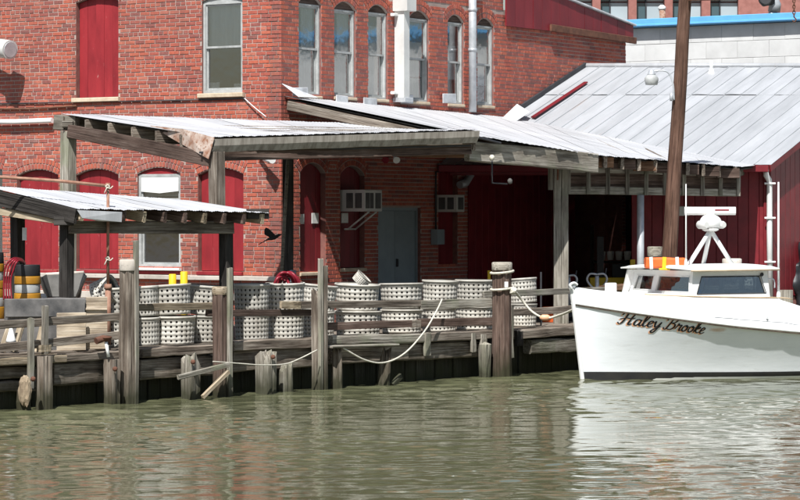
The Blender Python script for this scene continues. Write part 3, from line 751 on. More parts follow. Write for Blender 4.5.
# the far slope
a, b = roofD(0, 1), roofD(1, 1); c = b+dR*RUN-Vector((0, 0, RISE)); d = a+dR*RUN-Vector((0, 0, RISE))
mesh('far_slope', [a, b, c, d], [(0, 1, 2, 3)], M['roof_grey'], rf, thick=.01)
tube('ridge_cap', [roofD(0, 1)+Vector((0, 0, .03)), roofD(1, 1)+Vector((0, 0, .03))], .05, M['roof_grey'], rf, 8)
beam('flashing', roofD(0, .45)+dL*.02+Vector((0, 0, .05)), roofD(0, 1)+dL*.02+Vector((0, 0, .05)), .05, .09, M['metal_dark'], rf)
beam('rake_trim', roofD(1, -.03)+Vector((-.03, .0, -.07)), roofD(1, 1)+Vector((-.03, 0, -.07)), .04, .12, M['maroon_paint'], rf)
def onD(px, py):
    best = None
    for i in range(101):
        for j in range(61):
            p = roofD(i/100, j/60); e_ = abs(400+F*p.x/p.y-px)+abs(HOR-F*(p.z-EYE)/p.y-py)
            if best is None or e_ < best[0]: best = (e_, p)
    return best[1]
beam('red_batten', onD(533, 121.5)+Vector((0, 0, .06)), onD(585.5, 85.5)+Vector((0, 0, .05)), .09, .03, M['maroon_paint'], rf)
v = onD(711, 74); e = empty('roof_vent', v, 'small white vent pipe with flange on the barn roof', 'vent')
tube('pipe', [v-Vector((0, 0, .12)), v+Vector((0, 0, .24))], .03, M['white_paint'], e, 10); lathe('collar', [(.1, -.06), (.06, .02), (.04, .08)], M['white_paint'], e, T(v), 12)
# gutter and downspout on the barn
e = empty('gutter', P(770, 168, EY-.15), 'white gutter and downspout at the barn corner', 'gutter')
gy = EY-.2
beam('trough', P(732, 168, gy), P(769, 168.3, gy), .1, .09, M['white_paint'], e)
pts = [P(766, 170, gy), P(766, 175, gy), P(769, 180, gy+.05), P(769.5, 186, gy+.08), P(769.5, 230, gy+.08), P(770, 300, gy+.08)]
tube('pipe', pts, .052, M['white_paint'], e, 12)
for yy in (183.5, 218, 262): beam('clamp', P(764.5, yy, gy+.02), P(775.5, yy, gy+.02), .03, .035, M['white_paint'], e)
# inside the doorway: shelf with tubs, a yellow truck, a yellow post
bar_in = EY+2.2
e = empty('shelf', P(610, 262, bar_in), 'dim shelf rack inside the dark barn doorway', 'shelf')
for yy in (262, 285): beam('board', P(592, yy, bar_in), P(652, yy, bar_in), .5, .04, M['wood_dark'], e)
for xx in (592, 652): beam('upright', P(xx, 225, bar_in), P(xx, 318, bar_in), .07, .07, M['wood_dark'], e)
for i in range(5):
    q_ = P(602+i*8.5, 261, bar_in-.1); e = empty('white_tub', q_, ['leftmost', 'second', 'middle', 'fourth', 'rightmost'][i]+' of five pale tubs on the shelf inside the barn', 'tub', 'tubs on the barn shelf')
    lathe('body', [(.055, .0), (.07, .15), (.07, .16), (.03, .165)], M['white_paint'], e, T(q_+Vector((0, 0, .02))), 12)
e = empty('pallet_truck', P(612, 290, EY+.9), 'yellow fork truck body standing in the barn doorway', 'truck')
q_ = P(612, 0, EY+.9)
box('body', (q_.x, q_.y, 1.1), (.85, .7, .5), M['bright_yellow'], e); box('mast', (q_.x-.2, q_.y+.2, 1.5), (.12, .12, 1.2), M['metal_dark'], e); box('seat_back', (q_.x+.2, q_.y, 1.45), (.4, .15, .3), M['black_rubber'], e)
q_ = P(632.5, 265, EY-.5); tag(beam('yellow_bollard', Vector((q_.x, q_.y, .65)), P(632.5, 259.5, EY-.5), .09, .09, M['bright_yellow']), 'yellow guard post beside the barn doorway', 'bollard')
q_ = P(489, 270, 46.5); tag(beam('yellow_bollard', Vector((q_.x, q_.y, .65)), P(489, 270.5, 46.5), .05, .05, M['bright_yellow']), 'thin yellow post behind baskets by the dark mooring pile', 'bollard')

# ================================================================== far buildings
qd = dL; w0 = P(630, 27, 66); w0.z = 0; ztop = zy(28.5, 66)
fw = empty('block_wall', (w0.x, w0.y, .65), 'pale block wall with bright blue coping behind the barn', 'wall')
MB_ = Matrix(((dL.x, -dL.y, 0, w0.x), (dL.y, dL.x, 0, w0.y), (0, 0, 1, 0), (0, 0, 0, 1)))
box('backing', (11, .2, ztop/2), (30, .3, ztop-.02), M['block_white'], fw, MB_)
for r_ in range(5):
    u = -3.2-(r_ % 2)*.4
    while u < 26:
        l = .8; box('block', (u+l/2, .03+rnd(-.004, .004), ztop-.2-r_*.39), (l-.006, .06, .384), M['block_white'], fw, MB_, .006); u += l
box('coping', (11, .05, ztop+.1), (30.2, .5, .19), M['blue_cap'], fw, MB_)
box('coping_lip', (11, -.215, ztop+.045), (30.2, .03, .05), M['blue_cap'], fw, MB_)
FB = 92.
fb = empty('office_building', P(690, 220, FB), 'distant red brick office block with strip windows', 'building')
xa, xb = P(560, 0, FB).x, P(860, 0, FB).x; zb0, zb1 = zy(60, FB), zy(-60, FB)
box('wall', ((xa+xb)/2, FB+2.2, 6), (xb-xa, 4, 24), M['far_brick'], fb)
for (x0, x1) in ((592, 600), (628, 636), (664, 672), (701, 709.5)): box('pier', (P((x0+x1)/2, 0, FB).x, FB+.0, (zb0+zb1)/2), ((x1-x0)/F*FB, .5, zb1-zb0), M['far_brick'], fb)
box('spandrel', (P(780, 0, FB).x, FB+.1, (zb0+zb1)/2), (84/F*FB, .4, zb1-zb0), M['far_brick'], fb)
box('lintel', (P(650, 0, FB).x, FB+.08, zy(-14, FB)), (182/F*FB, .3, .8), M['far_brick'], fb)
for (x0, xm, x1) in ((565, 576, 592), (600, 610, 628), (636, 646, 664), (672, 682, 701), (709.5, 720, 738)):
    wv = empty('window', P((x0+x1)/2, 26, FB)); wv.parent = fb; wv.matrix_parent_inverse = MWORLD[fb].inverted()
    for (a, b, mt) in ((x0, xm, 'far_glass_dark'), (xm, x1, 'far_glass_light')):
        box('pane', (P((a+b)/2, 0, FB).x, FB+.15, (zy(40, FB)+zy(2.5, FB))/2), ((b-a-.6)/F*FB, .05, zy(2.5, FB)-zy(40, FB)), M[mt], wv)
        box('upper_pane', (P((a+b)/2, 0, FB).x, FB+.15, (zy(1.2, FB)+zy(-8, FB))/2), ((b-a-.6)/F*FB, .05, zy(-8, FB)-zy(1.2, FB)), M[mt], wv)
    box('mullion', (P(xm, 0, FB).x, FB+.1, zy(16, FB)), (.04, .1, zy(-8, FB)-zy(40, FB)), M['metal_dark'], wv)
q_ = P(663, 30, 72); e = empty('vent_stack', (q_.x, q_.y, 5), 'white vent stack with rusty side above the blue coping', 'vent')
tube('pipe', [Vector((q_.x+.03, q_.y, 5)), P(663.5, 24, 72), P(662, 10, 72)], .08, M['rusty_sheet'], e, 12); lathe('cap', [(.08, 0), (.1, .02), (.1, .08), (.04, .13)], M['white_paint'], e, T(P(662, 10, 72)), 14)
q_ = P(773, 20, 72); e = empty('exhaust_stack', (q_.x, q_.y, 5), 'fat grey metal exhaust pipe with a dark bent mouth above the blue coping', 'pipe')
tube('pipe', [Vector((q_.x, q_.y, 5)), P(773, 12, 72)], .12, M['galvanised'], e, 16)
tube('elbow', [P(774, 12, 72), P(775, 5, 72), P(772, -2, 72), P(766, -4, 72)], .16, M['galvanised'], e, 16); tube('mouth', [P(772, -1, 71.9), P(763, 0, 71.8)], [.15, .17], M['metal_dark'], e, 16)
box('base', (P(780, 0, 72).x, 72, 6.3), (.16, .2, 2.7), M['far_brick'], e)

# ================================================================== sheet roofs
def bil(q, f, g): return q[0].lerp(q[1], f).lerp(q[3].lerp(q[2], f), g)     # q: back-left, back-right, front-right, front-left
def sheets(parent, q, n, mat='roof_white', amp=.0028, per=9, ng=6, rag=.035, name='roof_sheet', sag=.02, over=0.):
    for i in range(n):
        f0, f1 = i/n, (i+1)/n+.012/n; vs, fs = [], []; lift = (i % 2)*.003; r0 = rnd(-rag, rag); r1 = r0+rnd(-rag, rag)*.4
        L = (q[3]-q[0]).length; cols = per*4
        tilt = rnd(-.008, .008)
        for j in range(ng+1):
            for k in range(cols+1):
                ff = f0+(f1-f0)*k/cols; g = j/ng
                if j == ng: g = 1+(r0+(r1-r0)*k/cols)/L
                p = bil(q, ff, g)
                p.z += amp*math.cos(2*math.pi*k/4)+lift+tilt*(k/cols-.5)-sag*math.sin(math.pi*g)*math.sin(math.pi*ff)+(rnd(-.002, .002))
                if j == ng: p.z += .004*math.sin(i*2.3+k*.35)
                vs.append(p)
        w_ = cols+1
        for j in range(ng):
            for k in range(cols): a = j*w_+k; fs.append((a, a+w_, a+w_+1, a+1))
        mesh(name, vs, fs, M[mat], parent, smooth=True)

# ---- roof C: the large shed roof on the right facade
C0 = MR @ Vector((.0, -.05, zy(96, 46))); C1 = P(512, 118.5, 52.0); C5 = P(478, 136, 43.4); C4 = P(598, 155, 45.8); C2 = P(757, 165.5, 50.1); C3 = P(742, 167, 48.7)
C1 = MR @ Vector((tr(512)[0], -.05, zy(118, tr(512)[1])))
sh = empty('shed_roof', (C5.x, C5.y, .7), 'large white corrugated shed roof sloping from the brick wall to the dock', 'roof')
def bounce_shield(parent, q, drop=.045, sag=.03, n=8):  # dark layer added below the sheets to keep bounced light down
    vs, fs = [], []
    for j in range(n+1):
        for i in range(n+1):
            f, g = .01+.98*i/n, .01+.955*j/n; p = bil(q, f, g); p.z -= drop+sag*math.sin(math.pi*g)*math.sin(math.pi*f); vs.append(p)
    for j in range(n):
        for i in range(n): a = j*(n+1)+i; fs.append((a, a+1, a+n+2, a+n+1))
    mesh('bounce_shield', vs, fs, M['wood_dark'], parent, thick=.02)
sheets(sh, [C0, C1, C4, C5], 11, sag=.03); bounce_shield(sh, [C0, C1, C4, C5]); bounce_shield(sh, [C1, C2, C3, C4])
sheets(sh, [C1, C2, C3, C4], 8, sag=.02)
dn = Vector((0, 0, 1))
# flashing scraps along the wall
for px in (303, 331, 363, 405, 437, 449):
    t, Y = tr(px); zt = C0.z+(C1.z-C0.z)*t/tr(512)[0]
    box('flashing', (t, -.1, zt+.07), (rnd(.3, .5), .02, rnd(.12, .18)), M['flashing'], sh, MR @ Matrix.Rotation(rnd(-.06, .06), 4, 'Y'))
t, Y = tr(287); mesh('flashing', [MR @ Vector(v_) for v_ in ((-.06, -.06, C0.z+.2), (.45, -.06, C0.z+.05), (.5, -.4, C0.z-.02), (.0, -.35, C0.z-.02))], [(0, 1, 2, 3)], M['flashing'], sh, thick=.006)
t_, _ = tr(509); mesh('flashing', [P(498, 122, 51), P(517, 104, 52.2), P(530, 112, 52.0), P(512, 124, 51.2)], [(0, 1, 2, 3)], M['flashing'], sh, thick=.006)
# left edge beam, front beam, rafters
beam('edge_beam', C0-dn*.16+Vector((.08, -.05, 0)), C5-dn*.15+Vector((-.05, .1, 0)), .06, .15, M['wood_grey'], sh, jit=.006, nseg=4)
beam('front_beam', P(467, 151, 43.5), P(596, 163, 45.85), .12, .31, M['wood_pale'], sh, jit=.008, nseg=6, bev=.015)
beam('beam_end', P(400, 150, 44.3), P(468, 150.5, 43.7), .1, .22, M['wood_orange'], sh, jit=.005)
for i in range(9):
    f = (i+.5)/9; a = bil([C1, C2, C3, C4], f, .02)-dn*.12; b = bil([C1, C2, C3, C4], f, .99)-dn*.11
    beam('rafter', a, b, .06, .2, M['wood_grey'], sh, jit=.004)
for i in range(9):
    f = (i+.5)/9; a = bil([C0, C1, C4, C5], f, .05)-dn*.13; b = bil([C0, C1, C4, C5], f, .93)-dn*.13
    beam('rafter', a, b, .05, .15, M['wood_brown'], sh, jit=.004)
beam('gutter_lip', P(478, 137.5, 43.3), P(500, 143, 43.8), .05, .03, M['metal_dark'], sh)
for i in range(7):
    f = (i+.3)/7; q_ = bil([C1, C2, C3, C4], f, .97)-dn*.13; beam('blocking', q_+Vector((-.2, .02, 0)), q_+Vector((.2, .1, 0)), .03, .17, M['wood_orange' if i in (0, 2) else 'wood_brown'], sh)
tr_e = empty('lattice_beam', P(548, 190, 46.4)); tr_e.parent = sh; tr_e.matrix_parent_inverse = MWORLD[sh].inverted()
ta, tb = P(567, 180, 46.3), P(737, 183, 49.0)
for (dz) in (.17, -.17): beam('chord', ta+dn*dz, tb+dn*dz, .05, .13 if dz < 0 else .1, M['wood_pale'], tr_e, jit=.005, nseg=4)
for i in range(10):
    p = ta.lerp(tb, i/9)+Vector((.02, -.05, 0)); beam('strut', p-dn*.23, p+dn*.22, .07, .05, M['wood_pale'], tr_e, jit=.004)
beam('back_board', ta+Vector((0, .12, .02)), tb+Vector((0, .12, .02)), .03, .24, M['wood_brown'], tr_e)
beam('end_block', P(550.5, 190, 45.75), P(550.5, 168, 45.75), .08, .1, M['wood_pale'], sh)
# posts under it
for (px, wd) in ((557.3, .125), (564.8, .115)):
    a = P(px, 163 if px < 560 else 166, 45.95); beam('post', Vector((a.x, a.y, .6)), a, wd, .13, M['wood_pale'], sh, jit=.004, nseg=5)
beam('iron_strap', P(558, 155, 45.72), P(557.6, 180, 45.82), .03, .02, M['rust'], sh)
a = P(640.5, 195, 47.4); tag(tube('steel_post', [Vector((a.x, a.y, .66)), a], .06, M['galvanised'], sides=14), 'grey round steel post in front of the barn doorway', 'post')
e = empty('hanging_lamp', P(492, 157, 43.45), 'dark bracket lamp with pale bulb below the shed beam', 'light')
tube('arm', [P(492, 160, 43.4), P(492, 183, 43.5), P(507, 184, 43.7)], .014, M['metal_dark'], e, 6); lathe('bulb', [(.01, -.04), (.035, -.025), (.04, .02), (.015, .05)], M['hopper_grey'], e, T(P(510, 181.5, 43.7)), 10)
lathe('holder', [(.03, -.04), (.045, .02), (.02, .05)], M['rope'], e, T(P(492, 158, 43.3)), 10)
a = P(682, 211, 49.6); tag(box('junction_box', a, (.24, .1, .17), M['ac_white']), 'small pale electrical box on the shaded red barn wall', 'electrical box')

# ---- roof A: the long canopy along the dock
A1 = P(60, 113.5, 42.6); A2 = P(213, 137, 39.9); A3 = P(478, 129.5, 42.95); A4 = P(470, 127, 46.6)
qa = [A1, A4, A3, A2]
ca = empty('dock_canopy', (A2.x, A2.y, .7), 'long low white corrugated canopy on timber posts over the dock', 'canopy')
sheets(ca, qa, 14, sag=.05, rag=.02); bounce_shield(ca, qa, .03, .05)
fa = A2-dn*.03-DN*.03; fb_ = A3-dn*.02-DN*.03
nn = 24; vs, fs = [], []
for i in range(nn+1):
    p = fa.lerp(fb_, i/nn); h = .185+.006*math.sin(i*1.3); d_ = .003*math.sin(i*2.1)
    vs += [p+Vector((d_, d_, .0)), p+Vector((d_, d_, -h*.5))+DN*.01, p+Vector((0, 0, -h))+DN*.06]
for i in range(nn): fs += [(3*i, 3*i+1, 3*i+4, 3*i+3), (3*i+1, 3*i+2, 3*i+5, 3*i+4)]
mesh('fascia', vs, fs, M['fascia_grey'], ca, thick=.008)
mesh('rust_flap', [P(150, 125.5, 41.2), P(183, 129, 40.4), P(214.5, 137.5, 39.85), P(208.5, 159, 39.85), P(178, 142, 40.5)], [(0, 1, 4), (1, 2, 3, 4)], M['rusty_sheet'], ca, thick=.006)
beam('edge_fascia', P(200, 152.5, 39.95), P(470, 145.5, 43.05), .05, .03, M['metal_dark'], ca)
ra, rb = P(70, 131, 42.35), P(212, 159.5, 39.95)
beam('rake_beam', ra, rb, .1, .2, M['wood_brown'], ca, jit=.006, nseg=4)
for i in range(7):                                              # purlins running the length of the canopy
    g = .03+i*.155; a = bil(qa, .0, g); b = bil(qa, .985, g); hh = .2
    beam('purlin', a-dn*(.03+hh/2)+(a-b).normalized()*.02, b-dn*(.03+hh/2), .055, hh, M['wood_grey'], ca, jit=.003, nseg=3)
beam('end_block', P(56, 122, 42.65), P(77, 123.5, 42.45), .12, .23, M['wood_pale'], ca, jit=.006)
beam('header', P(222, 156, 40.15), P(470, 150, 43.15), .08, .14, M['wood_brown'], ca, jit=.004)
a = P(68.3, 131, 42.45); beam('post', Vector((a.x, a.y, .6)), a, .18, .18, M['wood_pale'], ca, up=(DD.x, DD.y, 0), jit=.004, nseg=4)
a = P(216.5, 152, 40.0); b = P(217, 222, 40.0); beam('post', b, a, .19, .16, M['wood_grey'], ca, up=(DN.x, DN.y, 0), jit=.005, nseg=4)
box('post_cap', P(68, 124.5, 42.4), (.16, .16, .1), M['wood_pale'], ca)

# ---- roof B: the small lean-to in front
B1 = P(-16, 185.5, 37.7); B2 = P(77, 208.5, 36.6); B3 = P(268, 212.5, 38.95); B4 = P(190, 200.5, 39.9)
lb = empty('lean_to', (B2.x, B2.y, .7), 'small grey lean-to with white corrugated roof at the left', 'canopy')
qb = [B1, B4, B3, B2]
sheets(lb, qb, 9, sag=.0, rag=.03)
beam('rake_board', P(-20, 194, 37.75), P(76, 216.5, 36.62), .05, .2, M['wood_dark'], lb, jit=.004, nseg=3)
beam('rake_beam', P(-20, 208, 37.8), P(70, 222, 36.8), .1, .1, M['wood_tan'], lb, jit=.004)
for i in range(10):
    f = .03+i/9.5; a = bil(qb, f, .05)-dn*.1; b = bil(qb, f, .99)-dn*.1
    beam('rafter', a, b, .06, .14, M['wood_tan' if i % 3 == 0 else 'wood_brown'], lb, jit=.004)
mesh('torn_flashing', [P(77, 210, 36.5), P(122, 212, 37.1), P(121.5, 222, 37.1), P(98, 221, 36.8), P(82, 218, 36.55)], [(0, 1, 2, 3, 4)], M['roof_white'], lb, thick=.006)
beam('eave_beam', P(69, 227, 36.85), P(232, 227.5, 38.8), .1, .17, M['wood_grey'], lb, jit=.006, nseg=4)
beam('end_board', P(247, 214, 38.85), P(268.5, 214, 39.0), .05, .14, M['wood_dark'], lb)
for (px, yt, Y, mt) in ((66.5, 222, 36.95, 'wood_dark'), (226, 230, 38.9, 'wood_dark'), (17.5, 212, 37.95, 'wood_dark')):
    a = P(px, yt, Y); beam('post', Vector((a.x+.01, a.y, .6)), a, .145, .15, M[mt], lb, up=(DN.x, DN.y, 0), jit=.006, nseg=4)
box('notch_block', P(64, 221, 36.8), (.25, .15, .12), M['wood_dark'], lb)
tag(box('paper_notice', P(24.5, 234, 37.55), (.06, .01, .17), M['paper'], bev=.002), 'pale card pinned to the dark lean-to post at the left', 'notice')

# ================================================================== dock
dk = empty('dock', dock(260, .5, z=0), 'weathered grey timber dock with plank bulkhead along the canal', 'dock')
i = 0; k0 = -7.0
while k0 < 26:                                                  # bulkhead boards
    a = D0+DD*k0+DN*(.30+rnd(-.012, .012)); wd = rnd(.2, .27)
    beam('bulkhead_board', Vector((a.x, a.y, -.9)), Vector((a.x, a.y, .6)), wd-.01, .06, M['wood_dark'], dk, up=(DN.x, DN.y, 0), nseg=1, jit=.004)
    k0 += wd
def plank(name, x0, x1, y0a, y1a, off, dp, mat, y0b=None, y1b=None, parent=None, jit=.008, nseg=5, **kw):
    """a board along the dock between photo columns x0..x1, rows y0..y1, off metres inland"""
    y0b = y0a if y0b is None else y0b; y1b = y1a if y1b is None else y1b
    a = dock(x0, off, (y0a+y1a)/2); b = dock(x1, off, (y0b+y1b)/2); h = (y1a-y0a)/F*(a.y+b.y)/2
    return beam(name, a, b, dp, h, M[mat], parent or dk, jit=jit, nseg=nseg, **kw)
# wales (heavy horizontal timbers) and deck edge boards
for (x0, x1, ya, yb, h, mt, off) in ((-30, 37, 368, 366, 12, 'wood_grey', .2), (-30, 34, 381, 380, 11, 'wood_grey', .22), (50, 104, 364, 361, 22, 'wood_grey', .16), (137, 213, 359, 355.5, 20, 'wood_grey', .16), (230, 314, 351, 346, 21, 'wood_grey', .16),
                                     (328, 405, 345.5, 343.5, 18, 'wood_grey', .16), (405, 484, 343.5, 340, 17, 'wood_grey', .17), (527, 573, 340.5, 338, 14, 'wood_pale', .12), (573, 760, 338, 326, 14, 'wood_grey', .14)):
    plank('wale', x0, x1, ya, ya+h, off, .16, mt, yb, yb+h*.97, bev=.02, jit=.012)
for (x0, x1, ya, yb, h, mt) in ((-30, 60, 359, 354, 8, 'wood_tan'), (60, 121, 354, 350, 8, 'wood_grey'), (136, 213, 348.5, 344.5, 9, 'wood_grey'), (228, 316, 341.5, 337, 10, 'wood_grey'), (326, 420, 335.5, 333, 9, 'wood_pale'),
                                (420, 494, 333, 329.5, 9, 'wood_grey'), (511, 576, 330.5, 326, 9, 'wood_grey'), (576, 780, 326, 314, 8, 'wood_grey')):
    plank('deck_edge_board', x0, x1, ya, ya+h, .14, .26, mt, yb, yb+h, bev=.015)
for r_ in range(8):
    k = -6.+(r_ % 2)*.9
    while k < 22:
        a = D0+DD*k+DN*(.37+r_*.19); a.z = DECK-.02; b = a+DD*2.38
        beam('deck_plank', a, b, .183, .045, M['wood_grey'], dk, jit=.003, nseg=1); k += 2.4
# rails on the left, the rails before the baskets and the green rail at the bow
rl = empty('railing', dock(260, .1, z=.7)); rl.parent = dk; rl.matrix_parent_inverse = MWORLD[dk].inverted()
def rail(x0, x1, ya, yb, h, mt, off=.05, dp=.05): return plank('rail', x0, x1, ya, ya+h, off, dp, mt, yb, yb+h, parent=rl, jit=.005, bev=.006)
rail(-30, 121, 322.5, 312.5, 8, 'wood_grey', .02); rail(-30, 121, 347, 331, 8.5, 'wood_grey', .02)
rail(137, 213, 304, 302.5, 7, 'wood_tan', .1); rail(207, 325, 310, 309, 6.5, 'wood_brown', .12); rail(281, 300, 301.5, 301.5, 7.5, 'wood_tan', .06); rail(300, 422, 301.5, 300, 7, 'wood_grey', .07); rail(420, 493, 300.5, 297.5, 9, 'wood_pale', .06)
rail(327, 412, 322.5, 320, 7.5, 'wood_brown', .06); rail(411, 420, 320, 320, 7.5, 'wood_grey', .055); rail(418, 494, 319, 317.5, 8, 'wood_brown', .06)
rail(483, 608, 291.5, 286.5, 6, 'wood_pale', .2); rail(600, 680, 285.5, 280, 6.5, 'wood_orange', .22); rail(512, 577, 309, 305, 7, 'wood_grey', .22)
# uprights
def upright(px, yt, yb, wpx, mt, off=-.02, dp=.06, px2=None):
    a = dock(px, off, yt); b = dock(px if px2 is None else px2, off, yb); b.y = a.y if px2 is None else b.y
    return beam('upright', b, a, wpx/F*a.y*1.08, dp, M[mt], rl, up=(DN.x, DN.y, 0), jit=.006, nseg=3)
upright(30.5, 318, 388, 6, 'wood_pale', -.08); upright(45, 306, 354, 6, 'wood_pale', -.05)
upright(427, 333, 356, 8, 'wood_pale', .02, .05); upright(473, 333, 352, 6, 'wood_pale', .02, .05); upright(483, 334, 350, 8, 'wood_pale', .02, .05); upright(519, 331, 346, 9, 'wood_dark', .02, .06)
upright(44, 345, 352, 14, 'wood_tan', -.04, .08)

# ---- mooring piles and stubs
def pile(px, yt, wpx, label, mat='wood_grey', off=-.1, cap=None, lean=0., square=False, board=None, rough=.012, top='flat', sides=12):
    a = dock(px, off, yt); r = wpx/2/F*a.y
    e = empty('mooring_pile', Vector((a.x, a.y, 0)), label, 'piling', 'timber piles along the dock edge')
    hgt = a.z+.9; vs, fs = [], []; nr = 9; n = 4*5 if square else 20; ph = rnd(0, 6)
    groove = [(-rnd(.02, .05) if random.random() < .22 else rnd(-.006, .006))*(r/.14) for _ in range(n)]; tops = [rnd(-.14, .05) for _ in range(n)]
    for j in range(nr+1):
        f = j/nr; z = -hgt*(1-f); rr = r*(1.02-.05*f)
        for k in range(n):
            an = 2*math.pi*(k+.5)/n
            if square:
                c_, s_ = math.cos(an), math.sin(an); m_ = max(abs(c_), abs(s_)); c_, s_ = c_/m_*.98, s_/m_*.98
                c_, s_ = c_*DD.x-s_*DD.y, c_*DD.y+s_*DD.x; sc = .82
            else: c_, s_, sc = math.cos(an), math.sin(an), 1.
            w_ = 1+rough/r*(.6*math.sin(3*an+ph)+rnd(-.3, .3)+.4*math.sin(f*7+ph))+groove[k]/r*.6
            zz = z
            if j == nr and top == 'broken': zz += tops[k]
            if j == nr and top == 'round': zz += -.02
            vs.append((c_*rr*sc*w_+lean*(f-1)*hgt, s_*rr*sc*w_, zz))
    vs.append((0, 0, .02 if top == 'round' else -.01))
    for j in range(nr):
        for k in range(n): p_ = j*n+k; q_ = j*n+(k+1) % n; fs.append((p_, q_, q_+n, p_+n))
    for k in range(n): fs.append((nr*n+k, nr*n+(k+1) % n, len(vs)-1))
    rot = Matrix(((0, 0, 1, 0), (1, 0, 0, 0), (0, 1, 0, 0), (0, 0, 0, 1)))       # grain runs along local X
    vs = [rot @ Vector(v_) for v_ in vs]
    mesh('shaft', vs, fs, M[mat], e, T(a) @ rot.inverted())
    if cap: lathe('cap', [(r*1.0, -.0), (r*1.03, .01), (r*1.03, cap[0]), (r*.9, cap[0]+.012)], M[cap[1]], e, T(a+Vector((0, 0, -.005))), 14)
    for (bx, byt, byb, bw, bm_) in (board or []):
        p0 = dock(bx, off-.1, byt); p1 = Vector((p0.x, p0.y, zy(byb, p0.y)))
        beam('side_board', p1, p0, bw/F*p0.y, .05, M[bm_], e, up=(DN.x, DN.y, 0), jit=.006, nseg=3)
    return e, a, r
pile(128, 270.5, 17, 'tall grey pile with cream cap left of the baskets', 'wood_grey', cap=(.14, 'concrete_pale'), board=[(136, 241, 405, 5.5, 'wood_pale')])
pile(219.5, 294.5, 15, 'reddish brown pile with tan cap behind a pale board', 'wood_brown', cap=(.1, 'wood_tan'), board=[(230, 268, 400, 6, 'wood_pale')])
pile(316, 290, 10, 'split pale pile with two boards among the baskets', 'wood_grey', board=[(320.5, 259, 395, 5.5, 'wood_pale'), (325.5, 266, 395, 5, 'wood_grey')], top='broken')
e4, a4, r4 = pile(502, 270, 20, 'thick dark mooring pile with pale top and rope turns', 'wood_brown', cap=(.115, 'wood_pale'), board=[(511.5, 305, 358, 4.5, 'wood_pale')])
box('label_plate', a4+Vector((.06, -r4-.005, -.22)), (.055, .012, .085), M['white_paint'], e4)
pile(43.5, 356, 16, 'square grey pile below the left railing', 'wood_grey', square=True)
pile(112, 359, 16, 'squat square pile beside the cream capped pile', 'wood_grey', square=True, board=None)
pile(191, 356, 17, 'short weathered pile with a rusty bolt left of the brown pile', 'wood_pale', square=True, top='broken')
pile(266.5, 351, 19, 'broad pale stub pile with rust stains under the basket row', 'wood_pale', square=True, top='broken')
pile(286, 364, 14, 'low mossy stub pile next to the broad pale stub', 'wood_pale', off=-.02, top='broken')
pile(337.5, 348, 11, 'narrow split stub pile right of the two board pile', 'wood_grey', top='broken', rough=.02)
pile(386, 350, 12, 'leaning rotten stub pile at the middle of the dock', 'wood_grey', top='broken', rough=.025, lean=.09)
pile(485, 343, 13, 'short rounded pile left of the thick dark pile', 'wood_pale', off=-.02, top='round', rough=.02)
pile(25, 392, 15, 'rotten stump wrapped in rag at far left waterline', 'wood_brown', off=-.22, top='broken', rough=.035)
pile(655, 256.5, 15, 'grey pile top behind the boat beside the utility pole', 'wood_grey', off=.35, cap=(.16, 'wood_pale'))
pile(732, 267, 19, 'grey pile top seen behind the radar legs', 'wood_grey', off=.2, cap=(.14, 'concrete_pale'))
pile(786, 290, 15, 'pale pile behind the boat at the right edge', 'wood_pale', off=-.1)
tag(beam('broken_timber', dock(392, -.15, 386), dock(401, -.12, 376), .06, .08, M['wood_pale'], jit=.01), 'stub of broken timber slanting out of the water', 'timber')
# cloth rag on the stump
q_ = dock(25, -.3, 383); bm = bmesh.new(); bmesh.ops.create_icosphere(bm, subdivisions=3, radius=.12)
for v_ in bm.verts:
    c_ = v_.co.copy(); an = math.atan2(c_.y, c_.x); f_ = max(-c_.z/.12, 0)
    rr = (.75+.35*f_)*(1+.16*math.sin(an*5+c_.z*9)*(.3+f_)+.08*math.sin(an*11))
    v_.co = Vector((c_.x*rr*.8, c_.y*rr*.6, c_.z*(1.0 if c_.z > 0 else 2.2)+rnd(-.008, .008)+.03*math.sin(an*3)*f_))
tag(bm_obj('rag', bm, M['rag_cloth'], None, T(q_+Vector((0, 0, -.02)))), 'tan rag draped over the rotten stump at left', 'rag')
# bolts on the stubs, braces
for (px, py, lab) in ((115, 369, 'rusty bolt head on the squat square pile'), (193, 362, 'rusty bolt head on the short weathered pile'), (33, 379, 'rusty bolt head by the rag at left'), (273, 357, 'rusty bolt head on the broad pale stub')):
    q_ = dock(px, -.27, py); lathe_m = T(q_) @ Matrix.Rotation(math.pi/2, 4, 'X')
    tag(lathe('rusty_bolt', [(.03, -.06), (.034, 0), (.026, .02), (.01, .028)], M['rust'], None, lathe_m, 10), lab, 'bolt', 'rusty bolts on the piles')
tag(beam('loose_board', dock(178, -.3, 377.5), dock(229, -.3, 364.5), .04, .07, M['wood_pale'], jit=.006), 'pale board nailed slanting across the short piles', 'board')
tag(beam('diagonal_brace', dock(202.5, -.32, 397), dock(228, -.32, 371.5), .05, .06, M['wood_tan'], jit=.006), 'tan diagonal brace rising from the water to a pale board', 'brace')
tag(beam('loose_board', dock(328, -.14, 346.8), dock(394, -.14, 344.8), .2, .03, M['wood_pale'], jit=.005), 'thin pale board lying along the wale below the baskets', 'board')
e = empty('valve', dock(107, -.12, 340), 'rusty valve with a white drip pipe on the dock edge', 'valve')
tube('pipe', [dock(96, -.08, 341), dock(103, -.1, 338.5), dock(109, -.1, 339)], .045, M['rust'], e, 10); tube('spout', [dock(106, -.12, 342), dock(108.5, -.14, 357)], .022, M['white_paint'], e, 8); lathe('wheel', [(.07, -.015), (.08, 0), (.07, .015)], M['rust'], e, T(dock(106, -.12, 337.5)), 12)

